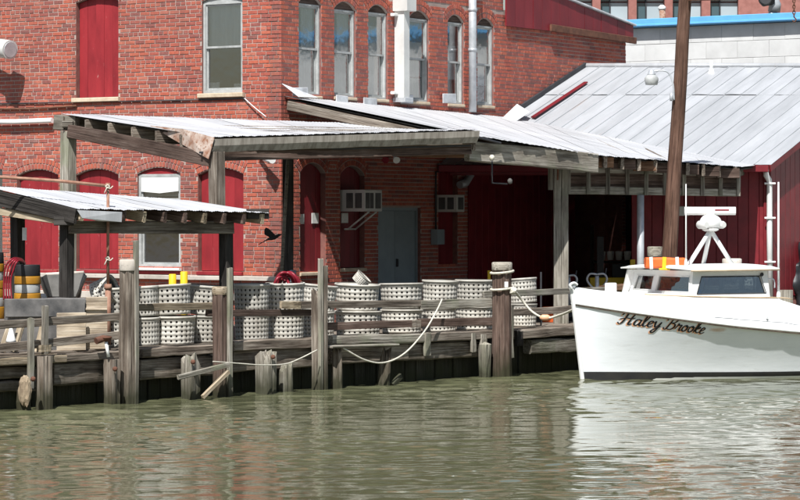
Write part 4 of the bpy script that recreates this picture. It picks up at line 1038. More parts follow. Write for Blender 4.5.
# ---- ropes
def rope(name, pts, label, r=.016): return tag(tube(name, catmull(pts, 6), r, M['rope'], sides=6), label, 'rope')
for (py, lab) in ((272, 'upper turn of pale rope round the thick dark pile'), (288.5, 'lower turn of pale rope round the thick dark pile')):
    c_ = a4.copy(); c_.z = zy(py, a4.y); pts = [c_+Vector(((r4*1.13)*math.cos(t), (r4*1.13)*math.sin(t), .02*math.sin(t*1.0+1))) for t in np.linspace(0, 2*math.pi*1.05, 26)]
    tag(tube('rope_turn', pts, .019, M['rope'], sides=6), lab, 'rope', 'rope turns on the pile')
q1 = a4+Vector((r4+.02, -r4*.6, 0)); q1.z = zy(289, a4.y)
rope('mooring_line', [q1, dock(522, -.25, 300), dock(532, -.4, 311.5), dock(545, -.7, 318), dock(560, -1.0, 315), P(574.5, 309, 41.9)], 'pale mooring line sagging from the thick pile to the bow', .019)
q_ = q1+Vector((.0, -.02, -.03)); bm = bmesh.new(); bmesh.ops.create_icosphere(bm, subdivisions=2, radius=.06)
for v_ in bm.verts: v_.co += Vector((rnd(-.012, .012), rnd(-.012, .012), rnd(-.012, .012)))
tag(bm_obj('rope_knot', bm, M['rope'], None, T(q_)), 'lump of knotted rope at the thick pile', 'knot')
q_ = dock(545, -.72, 317.5); tag(lathe('line_float', [(.02, -.08), (.045, -.04), (.045, .04), (.02, .08)], M['lettering_orange'], None, T(q_) @ Matrix.Rotation(math.pi/2, 4, 'Y'), 12), 'small faded orange float on the mooring line', 'float')
rope('slack_rope', [dock(442, -.03, 299.5), dock(436, -.08, 312), dock(424, -.12, 332), dock(405, -.22, 353), dock(385, -.25, 362.5), dock(365, -.24, 360), dock(343, -.2, 348)], 'slack pale rope hanging from the rail to the wale', .013)
rope('thin_line', [dock(213, -.3, 361.5), dock(240, -.3, 363.5), dock(262, -.33, 365), dock(285, -.3, 364), dock(300, -.28, 358.5), dock(317, -.3, 350)], 'thin cord strung between the brown pile and the two board pile', .009)

# ================================================================== baskets
def basket_mesh():
    nc, nr, R0, R1, h = 24, 5, .28, .3, .47
    cols, rows = nc*2, nr*2+1
    bm = bmesh.new(); g = []; zs = [0.]; hole = .036; gap = (h-.02-nr*hole)/(nr+1)
    for r_ in range(rows): zs.append(zs[-1]+(hole if r_ % 2 else gap+(.02 if r_ == rows-1 else 0)))
    an = []
    for k in range(nc): an += [2*math.pi*k/nc, 2*math.pi*(k+.6)/nc]
    for z in zs:
        rr = R0+(R1-R0)*z/zs[-1]
        g.append([bm.verts.new((rr*math.cos(t), rr*math.sin(t), z)) for t in an])
    for j in range(rows):
        for k in range(cols):
            if j % 2 == 1 and k % 2 == 1: continue
            bm.faces.new((g[j][k], g[j][(k+1) % cols], g[j+1][(k+1) % cols], g[j+1][k]))
    bm.faces.new(g[0][::-1])
    me = bpy.data.meshes.new('basket_body'); bm.to_mesh(me); bm.free(); me.materials.append(M['basket_plastic'])
    me.polygons.foreach_set('use_smooth', [len(p.vertices) == 4 for p in me.polygons])
    vs, fs = [], []; prof = [(.298, .440), (.312, .444), (.315, .475), (.308, .484), (.290, .482)]; n = 40
    for (r_, z) in prof:
        for k in range(n): a = 2*math.pi*k/n; vs.append((r_*math.cos(a), r_*math.sin(a), z))
    for i_ in range(len(prof)-1):
        for k in range(n): a = i_*n+k; b = i_*n+(k+1) % n; fs.append((a, b, b+n, a+n))
    mr = bpy.data.meshes.new('basket_rim'); mr.from_pydata(vs, [], fs); mr.update(); mr.materials.append(M['basket_plastic'])
    mr.polygons.foreach_set('use_smooth', [True]*len(mr.polygons))
    vs, fs = tube_data(catmull([(.325, -.1, .46), (.345, -.07, .40), (.35, 0, .385), (.345, .07, .40), (.325, .1, .46)], 4), .009, 6)
    mh = bpy.data.meshes.new('basket_handle'); mh.from_pydata([tuple(v_) for v_ in vs], [], fs); mh.update(); mh.materials.append(M['galvanised'])
    # added dark core, standing in for the shade seen through the holes
    bm = bmesh.new(); bmesh.ops.create_cone(bm, cap_ends=True, segments=24, radius1=.235, radius2=.25, depth=.38)
    bmesh.ops.subdivide_edges(bm, edges=[e_ for e_ in bm.edges if all(abs(v_.co.z-.19) < .01 for v_ in e_.verts)], cuts=1)
    for v_ in bm.verts: v_.co.z += .215+(rnd(-.02, .02) if v_.co.z > .1 else 0)
    mc = bpy.data.meshes.new('basket_shade_core'); bm.to_mesh(mc); bm.free(); mc.materials.append(M['hole_shade'])
    return me, mr, mc
BM_, BR_, BH_ = basket_mesh()
def basket(loc, label, tilt=(0, 0), rz=None, sc=(1, 1, 1)):
    e = empty('perforated_basket', loc, label, 'basket', 'perforated baskets on the dock')
    m = T(loc) @ Matrix.Rotation(tilt[0], 4, 'Y') @ Matrix.Rotation(tilt[1], 4, 'X') @ Matrix.Rotation(rnd(0, 6.28) if rz is None else rz, 4, 'Z') @ Matrix.Diagonal((*sc, 1))
    for (nm, me) in (('body', BM_), ('rim', BR_), ('shade_core', BH_)):
        o = link(bpy.data.objects.new(nm, me), e, m)
        if nm == 'body':
            s_ = o.modifiers.new('solid', 'SOLIDIFY'); s_.thickness = .022; s_.offset = -1
    return e
# (centre column, width in photo px, top row, words)
STK = [(118, 34, 287, 'hidden behind the cream capped pile'), (146, 28, 286, 'just right of the cream capped pile'), (173, 43, 284.5, 'leaning, second right of the cream capped pile'), (206, 36, 285, 'partly behind the reddish brown pile'),
       (252, 34, 283.5, 'first right of the reddish brown pile'), (285.5, 37, 282.5, 'holding the red hose'), (318, 34, 284.5, 'behind the two board pile'), (358, 44, 283.5, 'first right of the two board pile'),
       (401.5, 41, 283, 'in front of the grey double door'), (439, 35, 280, 'where the slack rope is tied'), (474.5, 38, 279.5, 'just left of the thick dark pile'), (523, 28, 278, 'right of the thick dark pile')]
TOPS = {}
for (px, wpx, yt, words_) in STK:
    off = .62+rnd(-.05, .05); p = dock(px, off, z=DECK+.005); w_ = wpx/F*p.y; s = w_/.585
    htot = zy(yt, p.y)-p.z; hz = .49; up_h = htot*.52
    szl = (htot-up_h)/hz*1.0
    basket(p, 'lower perforated basket of the stack '+words_, (rnd(-.02, .02), rnd(-.02, .02)), sc=(s*rnd(.96, 1.02), s*rnd(.96, 1.02), szl))
    tl = {173: -.06, 318: .1}.get(px, rnd(-.08, .08))
    q_ = p+Vector((rnd(-.02, .02)-(.02 if px == 173 else 0), rnd(-.02, .02), htot-up_h+.004))
    basket(q_, 'upper perforated basket of the stack '+words_, (tl, rnd(-.03, .03)), sc=(s*rnd(.97, 1.04), s*rnd(.97, 1.04), up_h/hz)); TOPS[px] = q_+Vector((0, 0, up_h))
q_ = TOPS[358]; basket(q_+Vector((.02, .05, .0)), 'small basket lying tilted on top of the stack right of the two board pile', (.75, .1), sc=(.42, .42, .3))
q_ = dock(96, .8, z=0); q_.z = zy(297, q_.y); basket(q_, 'squashed basket tipped over beside the plywood panel', (1.2, .2), sc=(.7, .7, .6))
q_ = TOPS[285.5]; e = empty('hose_coil', q_, 'coil of dark red hose looped over a basket rim', 'hose')
for k in range(5):
    c_ = q_+Vector((-.05+k*.035, -.02+k*.03, -.12)); R_ = .16+rnd(-.02, .02)
    tube('loop', [c_+Vector((R_*.8*math.cos(t), .06*math.sin(t*2+k), R_*1.45*math.sin(t))) for t in np.linspace(-.1, math.pi+.2, 18)], .022, M['hose_red'], e, 8)
for (px, yt, lab) in ((172.5, 274, 'left of two yellow posts behind the baskets'), (184, 271.5, 'right of two yellow posts behind the baskets')):
    q_ = P(px, 0, 41.0); q_.z = .66; tag(tube('yellow_post', [q_, Vector((q_.x, q_.y, zy(yt, q_.y)-.01)), Vector((q_.x, q_.y, zy(yt, q_.y)))], [.055, .055, .045], M['bright_yellow'], sides=12), lab, 'post')

# ================================================================== yard clutter on the left
def barrel(px, yt, yb, wpx, Y, label):
    b = P(px, 0, Y); z1 = zy(yt, Y); r = wpx/2/F*Y
    e = empty('traffic_barrel', Vector((b.x, b.y, .66)), label, 'traffic barrel', 'striped traffic barrels in the yard')
    b = Vector((b.x, b.y, 0)); H_ = z1-.66
    def band(nm, f0, f1, mt, r0, r1): lathe(nm, [(r*r0*.985, .66+H_*f0), (r*r0, .66+H_*f0+.01), (r*r1, .66+H_*f1-.01), (r*r1*.985, .66+H_*f1)], M[mt], e, T(b), 24)
    lathe('base', [(r*1.3, .66), (r*1.3, .74), (r*1.1, .76)], M['black_rubber'], e, T(b), 20)
    f = 1.; 
    for (hh, mt, ra_, rb_) in ((11.5, 'black_rubber', .96, .93), (8, 'barrel_yellow', 1.0, .97), (9, 'frame_grey', .95, .95), (8, 'barrel_yellow', 1.02, .99), (9, 'barrel_yellow', 1.0, 1.0), (9, 'frame_grey', 1, 1), (12, 'barrel_yellow', 1.05, 1.03)):
        f2 = max(f-hh/F*Y/H_, 0.02); band('band', f2, f-.002, mt, ra_, rb_); f = f2
barrel(27.5, 264.5, 300, 27, 37.35, 'yellow and white striped barrel with black top by the lean-to post')
barrel(-9, 252, 300, 27, 37.3, 'yellow striped barrel cut by the left edge of the view')
e = empty('hose_bundle', P(14, 262, 36.9), 'dark red hose hung over the lean-to post at left', 'hose')
for k in range(4):
    tube('strand', catmull([P(4+k*2.6, 300, 36.85-.02*k), P(4+k*2.2, 282, 36.85), P(6+k*2.6, 266+k, 36.83), P(13+k*1.5, 258.5+k*.9, 36.85), P(21+k*.6, 259+k, 37.2), P(25, 263+k, 37.6)], 6), .0125, M['hose_red'], e, 7)
# steel hopper tipped on the block
hp = empty('steel_hopper', P(62, 297, 39.0), 'open grey steel hopper with flared sides behind the lean-to post', 'hopper')
Yh = 39.2
vsf = [P(47, 297, Yh-.3), P(77, 297, Yh-.3), P(85.5, 276, Yh-.55), P(40, 278, Yh-.55)]; vsb = [P(52, 297, Yh+.3), P(80, 297, Yh+.3), P(84, 272.5, Yh+.5), P(46, 274.5, Yh+.5)]
mesh('side_plate', [vsf[0], vsf[1], vsb[1], vsb[0]], [(0, 1, 2, 3)], M['hopper_grey'], hp, thick=.015)
for (i0, i1) in ((1, 2), (3, 0)): mesh('side_plate', [vsf[i0], vsf[i1], vsb[i1], vsb[i0]], [(0, 1, 2, 3)], M['hopper_grey'], hp, thick=.02)
mesh('back_plate', vsb, [(0, 1, 2, 3)], M['hopper_grey'], hp, thick=.02)
for (i0, i1) in ((1, 2), (3, 0)): tube('rim', [vsf[i0], vsf[i1]], .022, M['concrete_pale'], hp, 8)
tube('rim', [vsb[2], vsb[3]], .025, M['concrete_pale'], hp, 8)
lathe('weight', [(.05, -.06), (.07, 0), (.05, .06)], M['white_paint'], hp, T(P(42, 298, 38.4)), 12)
# concrete block and plywood sheets behind the railing
Yb = 36.25
cb = empty('concrete_block', P(45, 340, Yb), 'long dark stained concrete block behind the left railing', 'block')
a = P(5, 0, Yb); b = P(84, 0, Yb+.42); a.z = b.z = .66
zt = zy(299, Yb)
beam('body', Vector((a.x, a.y+.16, (zt+.66)/2)), Vector((b.x, b.y+.16, (zt+.66)/2)), .26, zt-.66, M['concrete'], cb, bev=.02, jit=.006, nseg=6)
beam('lip', Vector((a.x, a.y, zt-.12)), Vector((b.x, b.y, zt-.12)), .06, .24, M['concrete'], cb, jit=.004, bev=.01)
for (x0, x1, yt, lab, mt) in ((86, 107, 297, 'pale plywood sheet standing right of the concrete block', 'plywood'), (57, 85.5, 313, 'stained plywood sheet leaning before the concrete block', 'plywood')):
    a = P(x0, yt, Yb+(.45 if x0 == 86 else .1)); b = P(x1, yt, Yb+(.6 if x0 == 86 else .32)); h = a.z-.7
    tag(beam('plywood_sheet', Vector((a.x, a.y, .7+h/2)), Vector((b.x, b.y, .7+h/2)), .02, h, M[mt]), lab, 'plywood')
    if x0 == 86: beam('batten', Vector((a.x, a.y-.03, zy(309, a.y))), Vector((b.x, b.y-.03, zy(309, b.y))), .02, .03, M['plywood'])
for ob in [o for o in COL.objects if o.name == 'batten']: 
    par = [o for o in COL.objects if o.name.startswith('plywood_sheet')][0]; ob.parent = par; ob.matrix_parent_inverse = MWORLD[par].inverted()
for (x0, y0, x1, y1, lab) in ((2, 352, 12, 322, 'leftmost slanting timber offcut behind the railing'), (14, 352, 22, 322, 'second slanting timber offcut behind the railing'), (36, 352, 44, 325, 'third slanting timber offcut behind the railing')):
    tag(beam('timber_offcut', dock(x0, .45, y0), dock(x1, .45, y1), .1, .05, M['wood_tan'], jit=.006), lab, 'timber', 'offcuts behind the railing')
tag(lathe('white_cone', [(.07, 0), (.06, .03), (.012, .2)], M['white_paint'], None, T(dock(11, .3, 342)), 12), 'small white cone behind the left rail', 'cone')
# rusty pipe frame
e = empty('pipe_frame', dock(108, .45, z=.7), 'thin rusty pipe rising from the dock with a long arm over the lean-to', 'pipe')
Yp = dock(108, .45).y
tube('riser', [P(108, 345, Yp), P(108, 287, Yp)], .04, M['rust_pipe'], e, 10); tube('riser', [P(108, 288, Yp), P(108, 186, Yp)], .02, M['rust_pipe'], e, 8)
tube('arm', [P(108, 186, Yp), P(60, 181, Yp-.1), P(-30, 175, Yp-.2)], .022, M['rust_pipe'], e, 8); lathe('fitting', [(.03, -.04), (.035, 0), (.03, .04)], M['rust_pipe'], e, T(P(108, 186, Yp)), 10); lathe('fitting', [(.05, -.03), (.055, 0), (.045, .04)], M['rust_pipe'], e, T(P(108, 287, Yp)), 10)
for (py, lab) in ((187, 'scrap of pale twine knotted at the pipe elbow'), (259, 'scrap of pale twine tied halfway down the rusty pipe')):
    tag(tube('twine', catmull([P(104.5, py+6, Yp-.05), P(107, py+1, Yp-.06), P(109.5, py, Yp-.05), P(108, py-2, Yp-.05), P(105.5, py-.5, Yp-.06), P(110, py+1.5, Yp-.05), P(113, py-1, Yp-.05)], 4), .008, M['rope'], sides=5), lab, 'twine')

# ================================================================== things near the shed opening
def hand_truck(px, py, Y, wpx, label):
    e = empty('pallet_jack', P(px, 330, Y), label, 'pallet jack', 'pallet jacks under the shed roof'); s = wpx/2/F*Y
    c_ = P(px, py, Y)
    tube('shaft', [Vector((c_.x, c_.y, .95)), c_+Vector((0, 0, s*.1))], .035, M['galvanised'], e, 10)
    for sg in (-1, 1): tube('handle', catmull([c_+Vector((0, 0, s*.25)), c_+Vector((sg*s*.7, 0, s*.3)), c_+Vector((sg*s, 0, -s*.25)), c_+Vector((sg*s*.65, 0, -s*.85)), c_+Vector((sg*s*.05, 0, -s*1.35))], 5), .018, M['galvanised'], e, 8)
    tube('lever', [c_+Vector((s*.8, 0, 0)), c_+Vector((s*.95, 0, s*.9))], .012, M['metal_dark'], e, 6)
    box('pump', (c_.x, c_.y, .86), (.2, .25, .2), M['metal_dark'], e)
    for sg in (-.2, .2): box('fork', (c_.x+sg, c_.y+.5, .74), (.15, 1.1, .06), M['metal_dark'], e)
    lathe('wheel', [(.08, -.05), (.09, -.04), (.09, .04), (.08, .05)], M['black_rubber'], e, T((c_.x, c_.y, .76)) @ Matrix.Rotation(math.pi/2, 4, 'Y'), 14)
hand_truck(568.5, 278, 47.2, 17, 'pallet jack handle behind the pale twin post'); hand_truck(597, 277, 47.2, 20, 'pallet jack handle in front of the dark doorway')
q_ = dock(549.5, 1.5, z=.7); e = empty('orange_drum', q_, 'small orange drum on the dock behind the mooring line', 'drum')
rr = .12; lathe('body', [(rr*.95, 0), (rr, .02), (rr, zy(306.5, q_.y)-q_.z-.02), (rr*.9, zy(306.5, q_.y)-q_.z)], M['orange'], e, T(q_), 18)
for z_ in (.1, .2): lathe('hoop', [(rr*1.0, z_-.015), (rr*1.06, z_), (rr*1.0, z_+.015)], M['orange'], e, T(q_), 18)
q_ = dock(541, .7, z=.7); tag(beam('black_post', q_, Vector((q_.x, q_.y, zy(272, q_.y))), .03, .03, M['metal_dark']), 'thin dark stake right of the last basket stack', 'stake')
bm = bmesh.new(); bmesh.ops.create_icosphere(bm, subdivisions=4, radius=.5)
for v_ in bm.verts:
    c_ = v_.co; f_ = .08*math.sin(c_.x*13+c_.z*7)+.05*math.sin(c_.z*21+c_.y*9)+rnd(-.01, .01); v_.co = Vector((c_.x*.7, c_.y*.6, max(c_.z, -.42)*1.3))+v_.normal*f_
q_ = dock(806, .9, 302); tag(bm_obj('tarp_heap', bm, M['tarp_black'], None, T((q_.x, q_.y, 1.3)), True), 'crumpled black tarp at the right edge by the barn', 'tarp')

# ================================================================== utility pole with lamp and hoist boom
YP = 46.5; pb = P(663.5, 300, YP); pb.z = .3; pt = P(689, -60, YP)
up_ = empty('utility_pole', pb, 'leaning brown utility pole behind the boat', 'pole')
n = 9; L_ = (pt-pb).length
tube('shaft', [Vector((-L_/2+L_*i_/n, .006*math.sin(i_*2), .005*math.cos(i_*3))) for i_ in range(n+1)], [.135-.035*i_/n for i_ in range(n+1)], M['pole_wood'], up_, 18, frame(pb, pt))
lp = empty('pole_lamp', P(652, 80, YP), 'grey glass barn lamp on a gooseneck arm fixed to the utility pole', 'lamp')
tube('arm', catmull([P(674, 100, YP-.12), P(673, 84, YP-.14), P(668, 72.5, YP-.14), P(659, 70.5, YP-.14), P(652, 72, YP-.14)], 6), .014, M['galvanised'], lp, 8)
lathe('cap', [(.02, .09), (.05, .075), (.06, .02), (.075, 0)], M['galvanised'], lp, T(P(651.5, 75, YP-.14)), 18)
lathe('shade', [(.075, .0), (.115, -.05), (.115, -.09), (.10, -.16), (.092, -.165)], M['frame_grey'], lp, T(P(651.5, 75, YP-.14)), 20)
tube('bracket', [P(671.5, 93, YP-.13), P(671.5, 101, YP-.13)], .03, M['galvanised'], lp, 8)
hb = empty('hoist_boom', P(688, -2, YP), 'dark steel boom on the pole with a pulley at the top right', 'boom')
beam('arm', P(688, -1.3, YP-.15), P(815, -4, YP-.6), .08, .07, M['rust'], hb)
lathe('pulley', [(.08, -.04), (.115, -.035), (.09, 0), (.115, .035), (.08, .04)], M['metal_dark'], hb, T(P(765.5, -1, YP-.5)) @ Matrix.Rotation(math.pi/2, 4, 'X'), 18)
ch = empty('hoist_chain', P(794, 20, YP-.55), 'rusty chain and hook hanging from the boom at top right', 'chain')
for k in range(7):
    c_ = P(794, -2+k*2.9, YP-.58); vs_ = [c_+Vector((.022*math.cos(t)*(1 if k % 2 else .3), .022*math.cos(t)*(.3 if k % 2 else 1), .033*math.sin(t))) for t in np.linspace(0, 2*math.pi, 11)]
    tube('chain_link', vs_, .009, M['rust'], ch, 6)
tube('hook', catmull([P(794, 17, YP-.58), P(796, 19.5, YP-.58), P(794.5, 22, YP-.58), P(792.5, 20.5, YP-.58)], 5), .012, M['rust'], ch, 6)

# ================================================================== the boat
BO = P(583, 380, 2.4*F/160); BO.z = 0
bA = Vector((.85, .5268, 0)); bS = Vector((-.5268, .85, 0))              # aft, starboard (away from us)
MBT = Matrix(((bA.x, bS.x, 0, BO.x), (bA.y, bS.y, 0, BO.y), (0, 0, 1, 0), (0, 0, 0, 1)))
boat = empty('workboat', BO, 'white wooden workboat with low cabin and radar mast moored at the dock', 'boat')
def interp(tab, s):
    if s <= tab[0][0]: return tab[0][1]
    for (a, va), (b, vb) in zip(tab[:-1], tab[1:]):
        if s <= b:
            t = (s-a)/(b-a); return va+(vb-va)*t
    return tab[-1][1]
def smooth_tab(tab, n=60):
    s0, s1 = tab[0][0], tab[-1][0]; pts = catmull([(a, b, 0) for a, b in tab], 12); return [(p.x, p.y) for p in pts]
SHZ = smooth_tab([(0, 1.15), (.6, 1.015), (1.54, .862), (2.5, .755), (3.5, .68), (6, .62), (10, .68)])
SHB = smooth_tab([(0, .03), (.25, .33), (.6, .66), (1.0, .92), (1.54, 1.14), (2.5, 1.36), (3.5, 1.47), (6, 1.55), (10, 1.35)])
WLB = smooth_tab([(0, .012), (.25, .11), (.6, .29), (1.0, .49), (1.54, .73), (2.5, 1.03), (3.5, 1.2), (6, 1.35), (10, 1.2)])
TPZ = smooth_tab([(0, 1.37), (.4, 1.31), (.8, 1.275), (1.35, 1.25), (2.2, 1.225), (3.0, 1.2), (3.25, 1.1), (3.7, .86), (4.2, .74), (6, .70), (10, .76)])
TPB = smooth_tab([(0, .01), (.25, .26), (.6, .55), (1.0, .80), (1.54, 1.0), (2.5, 1.12), (3.5, 1.2), (6, 1.3), (10, 1.15)])
def stem(s, z): return s-.2*max(z, -.3)/1.38*max(0, 1-s/1.4)
def hull_b(s, z):
    zs = interp(SHZ, s); v = z/zs; bw, bs_ = interp(WLB, s), interp(SHB, s)
    if v < 0: return bw*(1+.9*v)
    return bw+(bs_-bw)*v**1.25
ST = [0, .06, .14, .25, .4, .6, .8, 1.0, 1.25, 1.54, 1.9, 2.3, 2.8, 3.3, 3.9, 4.6, 5.5, 6.5, 7.6, 8.8, 10]
VR = [-.4, -.2, -.06, 0, .12, .25, .4, .55, .7, .85, 1.0]
def loft(rows_fn, nrow, name, mat, both=True, smooth=True, thick=None, par=None):
    vs, fs = [], []
    for sg in ((-1, 1) if both else (-1,)):
        base = len(vs)
        for s in ST:
            for j in range(nrow):
                x, b, z = rows_fn(s, j); vs.append((x, sg*b, z))
        for i_ in range(len(ST)-1):
            for j in range(nrow-1):
                a = base+i_*nrow+j; f = (a, a+nrow, a+nrow+1, a+1); fs.append(f if sg < 0 else f[::-1])
    return mesh(name, vs, fs, M[mat], par or boat, MBT, smooth=smooth, thick=thick)
def hull_row(s, j):
    z = VR[j]*interp(SHZ, s); return (stem(s, z), hull_b(s, z), z)
hull = loft(hull_row, len(VR), 'hull', 'hull_white')
zt = interp(SHZ, 10); mesh('transom', [(10, -hull_b(10, v_*zt), v_*zt) for v_ in VR]+[(10, hull_b(10, v_*zt), v_*zt) for v_ in VR], [(j, j+1, j+1+len(VR), j+len(VR)) for j in range(len(VR)-1)], M['hull_white'], boat, MBT)
def boot_row(s, j):
    z = (-.12, .03, .095)[j]+.03*(1-min(s/3, 1)); return (stem(s, z)-.006*(s < .01), hull_b(s, z)+.006, z)
loft(boot_row, 3, 'boot_stripe', 'boot_black')
def top_row(s, j):
    bs_, zs, bt, ztp = interp(SHB, s), interp(SHZ, s), interp(TPB, s), interp(TPZ, s)
    b, z = [(bs_, zs-.004), (bs_-.03*min(1, bs_*4), zs+.035), (bt+(bs_-bt)*.25, zs+(ztp-zs)*.55), (bt, ztp-.03), (bt*.96, ztp), (bt*.5, ztp+.025), (0, ztp+.035)][j]
    return (stem(s, z), max(b, .0), z)
loft(top_row, 7, 'deck', 'white_paint')
for sg in (-1, 1):
    tube('guard_rail', [(stem(s, interp(SHZ, s)), sg*(interp(SHB, s)+.012), interp(SHZ, s)+.005) for s in [x*.2 for x in range(0, 51)]], .022, M['white_paint'], boat, 8, MBT)
    tube('guard_strip', [(stem(s, interp(SHZ, s)), sg*(interp(SHB, s)+.014), interp(SHZ, s)-.024) for s in [x*.2 for x in range(0, 51)]], .010, M['wood_brown'], boat, 6, MBT)
    tube('toe_trim', [(s, sg*(interp(TPB, s)*.97), interp(TPZ, s)+.008) for s in [.7+x*.1 for x in range(0, 25)]], .012, M['trim_tan'], boat, 6, MBT)
    tube('spray_rail', [(s, sg*(interp(SHB, s)*.75+interp(TPB, s)*.25+.004), interp(SHZ, s)+.35*(interp(TPZ, s)-interp(SHZ, s))) for s in [1.6+x*.1 for x in range(0, 20)]], .007, M['white_paint'], boat, 6, MBT)
beam('stem_post', MBT @ Vector((stem(0, -.2)-.01, 0, -.2)), MBT @ Vector((stem(0, 1.38)-.01, 0, 1.4)), .06, .07, M['white_paint'], boat, up=(bS.x, bS.y, 0), bev=.02)
tube('bow_eye', catmull([MBT @ Vector(v_) for v_ in ((-.24, -.05, 1.37), (-.27, -.05, 1.43), (-.2, -.05, 1.46), (-.14, -.05, 1.43))], 4), .02, M['white_paint'], boat, 8)
lathe('bow_roller', [(.03, -.05), (.04, -.04), (.04, .04), (.03, .05)], M['galvanised'], boat, MBT @ T((-.2, 0, 1.42)) @ Matrix.Rotation(math.pi/2, 4, 'X'), 12)
box('bitt', (.55, .05, 1.37), (.13, .12, .16), M['white_paint'], boat, MBT, .015)
lathe('chock', [(.015, -.03), (.02, 0), (.015, .03)], M['galvanised'], boat, MBT @ T((2.5, -1.27, .93)), 8)

# ---- cabin
cab = empty('cabin', MBT @ Vector((2.1, 0, 1.2))); cab.parent = boat; cab.matrix_parent_inverse = MWORLD[boat].inverted()
CZ0, CZ1 = 1.2, 1.635
def panel(name, fn, wins, mat='white_paint'):
    """fn(f, g, d) -> local point on the wall; wins: quads [(f,g)*4] cut as openings with panes"""
    vs, fs = [], []
    wins = sorted(wins, key=lambda w_: w_[0][0]); edges = [0.]
    for i_ in range(len(wins)-1): edges.append((max(p_[0] for p_ in wins[i_])+min(p_[0] for p_ in wins[i_+1]))/2)
    edges.append(1.)
    for d in (0, .03):
        for w_, e0, e1 in zip(wins, edges[:-1], edges[1:]):
            outer = [(e0, 0), (e1, 0), (e1, 1), (e0, 1)]; b = len(vs)
            vs += [fn(f, g, d) for f, g in outer]+[fn(f, g, d) for f, g in w_]
            for k in range(4): q_ = (b+k, b+(k+1) % 4, b+4+(k+1) % 4, b+4+k); fs.append(q_ if d == 0 else q_[::-1])
            if d == 0: inner0 = b+4
            for k in range(4):
                pass
    nw = len(wins)
    for i_ in range(nw):
        b0 = i_*8+4; b1 = (nw+i_)*8+4
        for k in range(4): fs.append((b0+k, b0+(k+1) % 4, b1+(k+1) % 4, b1+k))
    mesh(name, vs, fs, M[mat], cab, MBT)
    for w_ in wins:
        c_ = (sum(p_[0] for p_ in w_)/4, sum(p_[1] for p_ in w_)/4)
        mesh('pane', [fn(c_[0]+(f-c_[0])*1.03, c_[1]+(g-c_[1])*1.03, .018) for f, g in w_], [(0, 1, 2, 3)], M['boat_glass'], cab, MBT)
        loop = [MBT @ Vector(fn(f, g, -.004)) for f, g in w_]
        tube('gasket', loop+[loop[0]], .008, M['black_rubber'] if name == 'side' else M['white_paint'], cab, 6)
HWb, HWt = .90, .83
def side_fn(sg):
    def fn(f, g, d):
        s = 1.36+(2.86-1.36)*f+.07*(1-f)*g; return (s, sg*(HWb+(HWt-HWb)*g-d), CZ0+(CZ1-CZ0)*g)
    return fn
WS = [[(.06, .2), (.955, .2), (.9, .8), (.115, .8)]]
panel('side', side_fn(-1), WS); panel('side', side_fn(1), [[(f, g) for f, g in w_] for w_ in WS])
def front_fn(f, g, d):                                                # f from starboard to port
    y = HWb+(HWt-HWb)*g; yy = y*(1-2*f); s = 1.49+(1.36-1.49)*f+.07*g+d; return (s, yy, CZ0+(CZ1-CZ0)*g)
panel('windshield', front_fn, [[(.06, .3), (.36, .3), (.37, .8), (.09, .8)], [(.43, .27), (.95, .27), (.955, .8), (.45, .8)]])
def back_fn(f, g, d): y = HWb+(HWt-HWb)*g; return (2.86-d, -y*(1-2*f), CZ0+(CZ1-CZ0)*g)
panel('aft_bulkhead', back_fn, [[(.08, .25), (.34, .25), (.34, .8), (.08, .8)], [(.4, .02), (.62, .02), (.62, .9), (.4, .9)], [(.68, .25), (.92, .25), (.92, .8), (.68, .8)]])
mesh('cabin_sole', [(1.5, -.85, 1.1), (2.84, -.85, 1.1), (2.84, .85, 1.1), (1.5, .85, 1.1)], [(0, 1, 2, 3)], M['interior'], cab, MBT)
# roof slab with crown and brow
vs, fs = [], []; ny = 12; xs_ = [1.3, 1.36, 2.0, 2.6, 2.98, 3.0]
for lev in (0, 1):
    for x in xs_:
        for j in range(ny+1):
            t = -1+2*j/ny; y = t*.955; cr = .05*(1-t*t); e_ = .012 if (x in (1.3, 3.0) or abs(t) == 1) else 0
            xx = x+.10*(1-t)*.5*0+(.10 if t > 0 else 0)*t*(x < 1.4)
            vs.append((xx, y, CZ1+cr*(.9 if lev else .6)+(.045-e_ if lev else e_)))
W_ = ny+1; nX = len(xs_)
for lev in (0, 1):
    for i_ in range(nX-1):
        for j in range(ny): a = lev*nX*W_+i_*W_+j; f = (a, a+W_, a+W_+1, a+1); fs.append(f if lev else f[::-1])
o_ = nX*W_
for i_ in range(nX-1):
    for j in (0, ny): a = i_*W_+j; fs.append((a, a+W_, a+W_+o_, a+o_))
for j in range(ny):
    for i_ in (0, nX-1): a = i_*W_+j; fs.append((a, a+1, a+1+o_, a+o_))
bm = bmesh.new(); bv = [bm.verts.new(v_) for v_ in vs]
for f in fs: bm.faces.new([bv[i_] for i_ in f])
bm_obj('cabin_roof', bm, M['white_paint'], cab, MBT)
tube('roof_brow', [(1.3, -.955, CZ1+.004), (3.0, -.955, CZ1+.004)], .012, M['trim_tan'], cab, 6, MBT)
lathe('running_light', [(.03, -.012), (.033, 0), (.02, .02)], M['black_rubber'], cab, MBT @ T((2.72, -.875, 1.57)) @ Matrix.Rotation(math.pi/2, 4, 'X'), 10)
tube('grab_handle', catmull([MBT @ Vector(v_) for v_ in ((2.86, -.84, 1.5), (2.95, -.86, 1.5), (2.98, -.86, 1.44), (2.98, -.86, 1.36))], 4), .01, M['galvanised'], cab, 6)
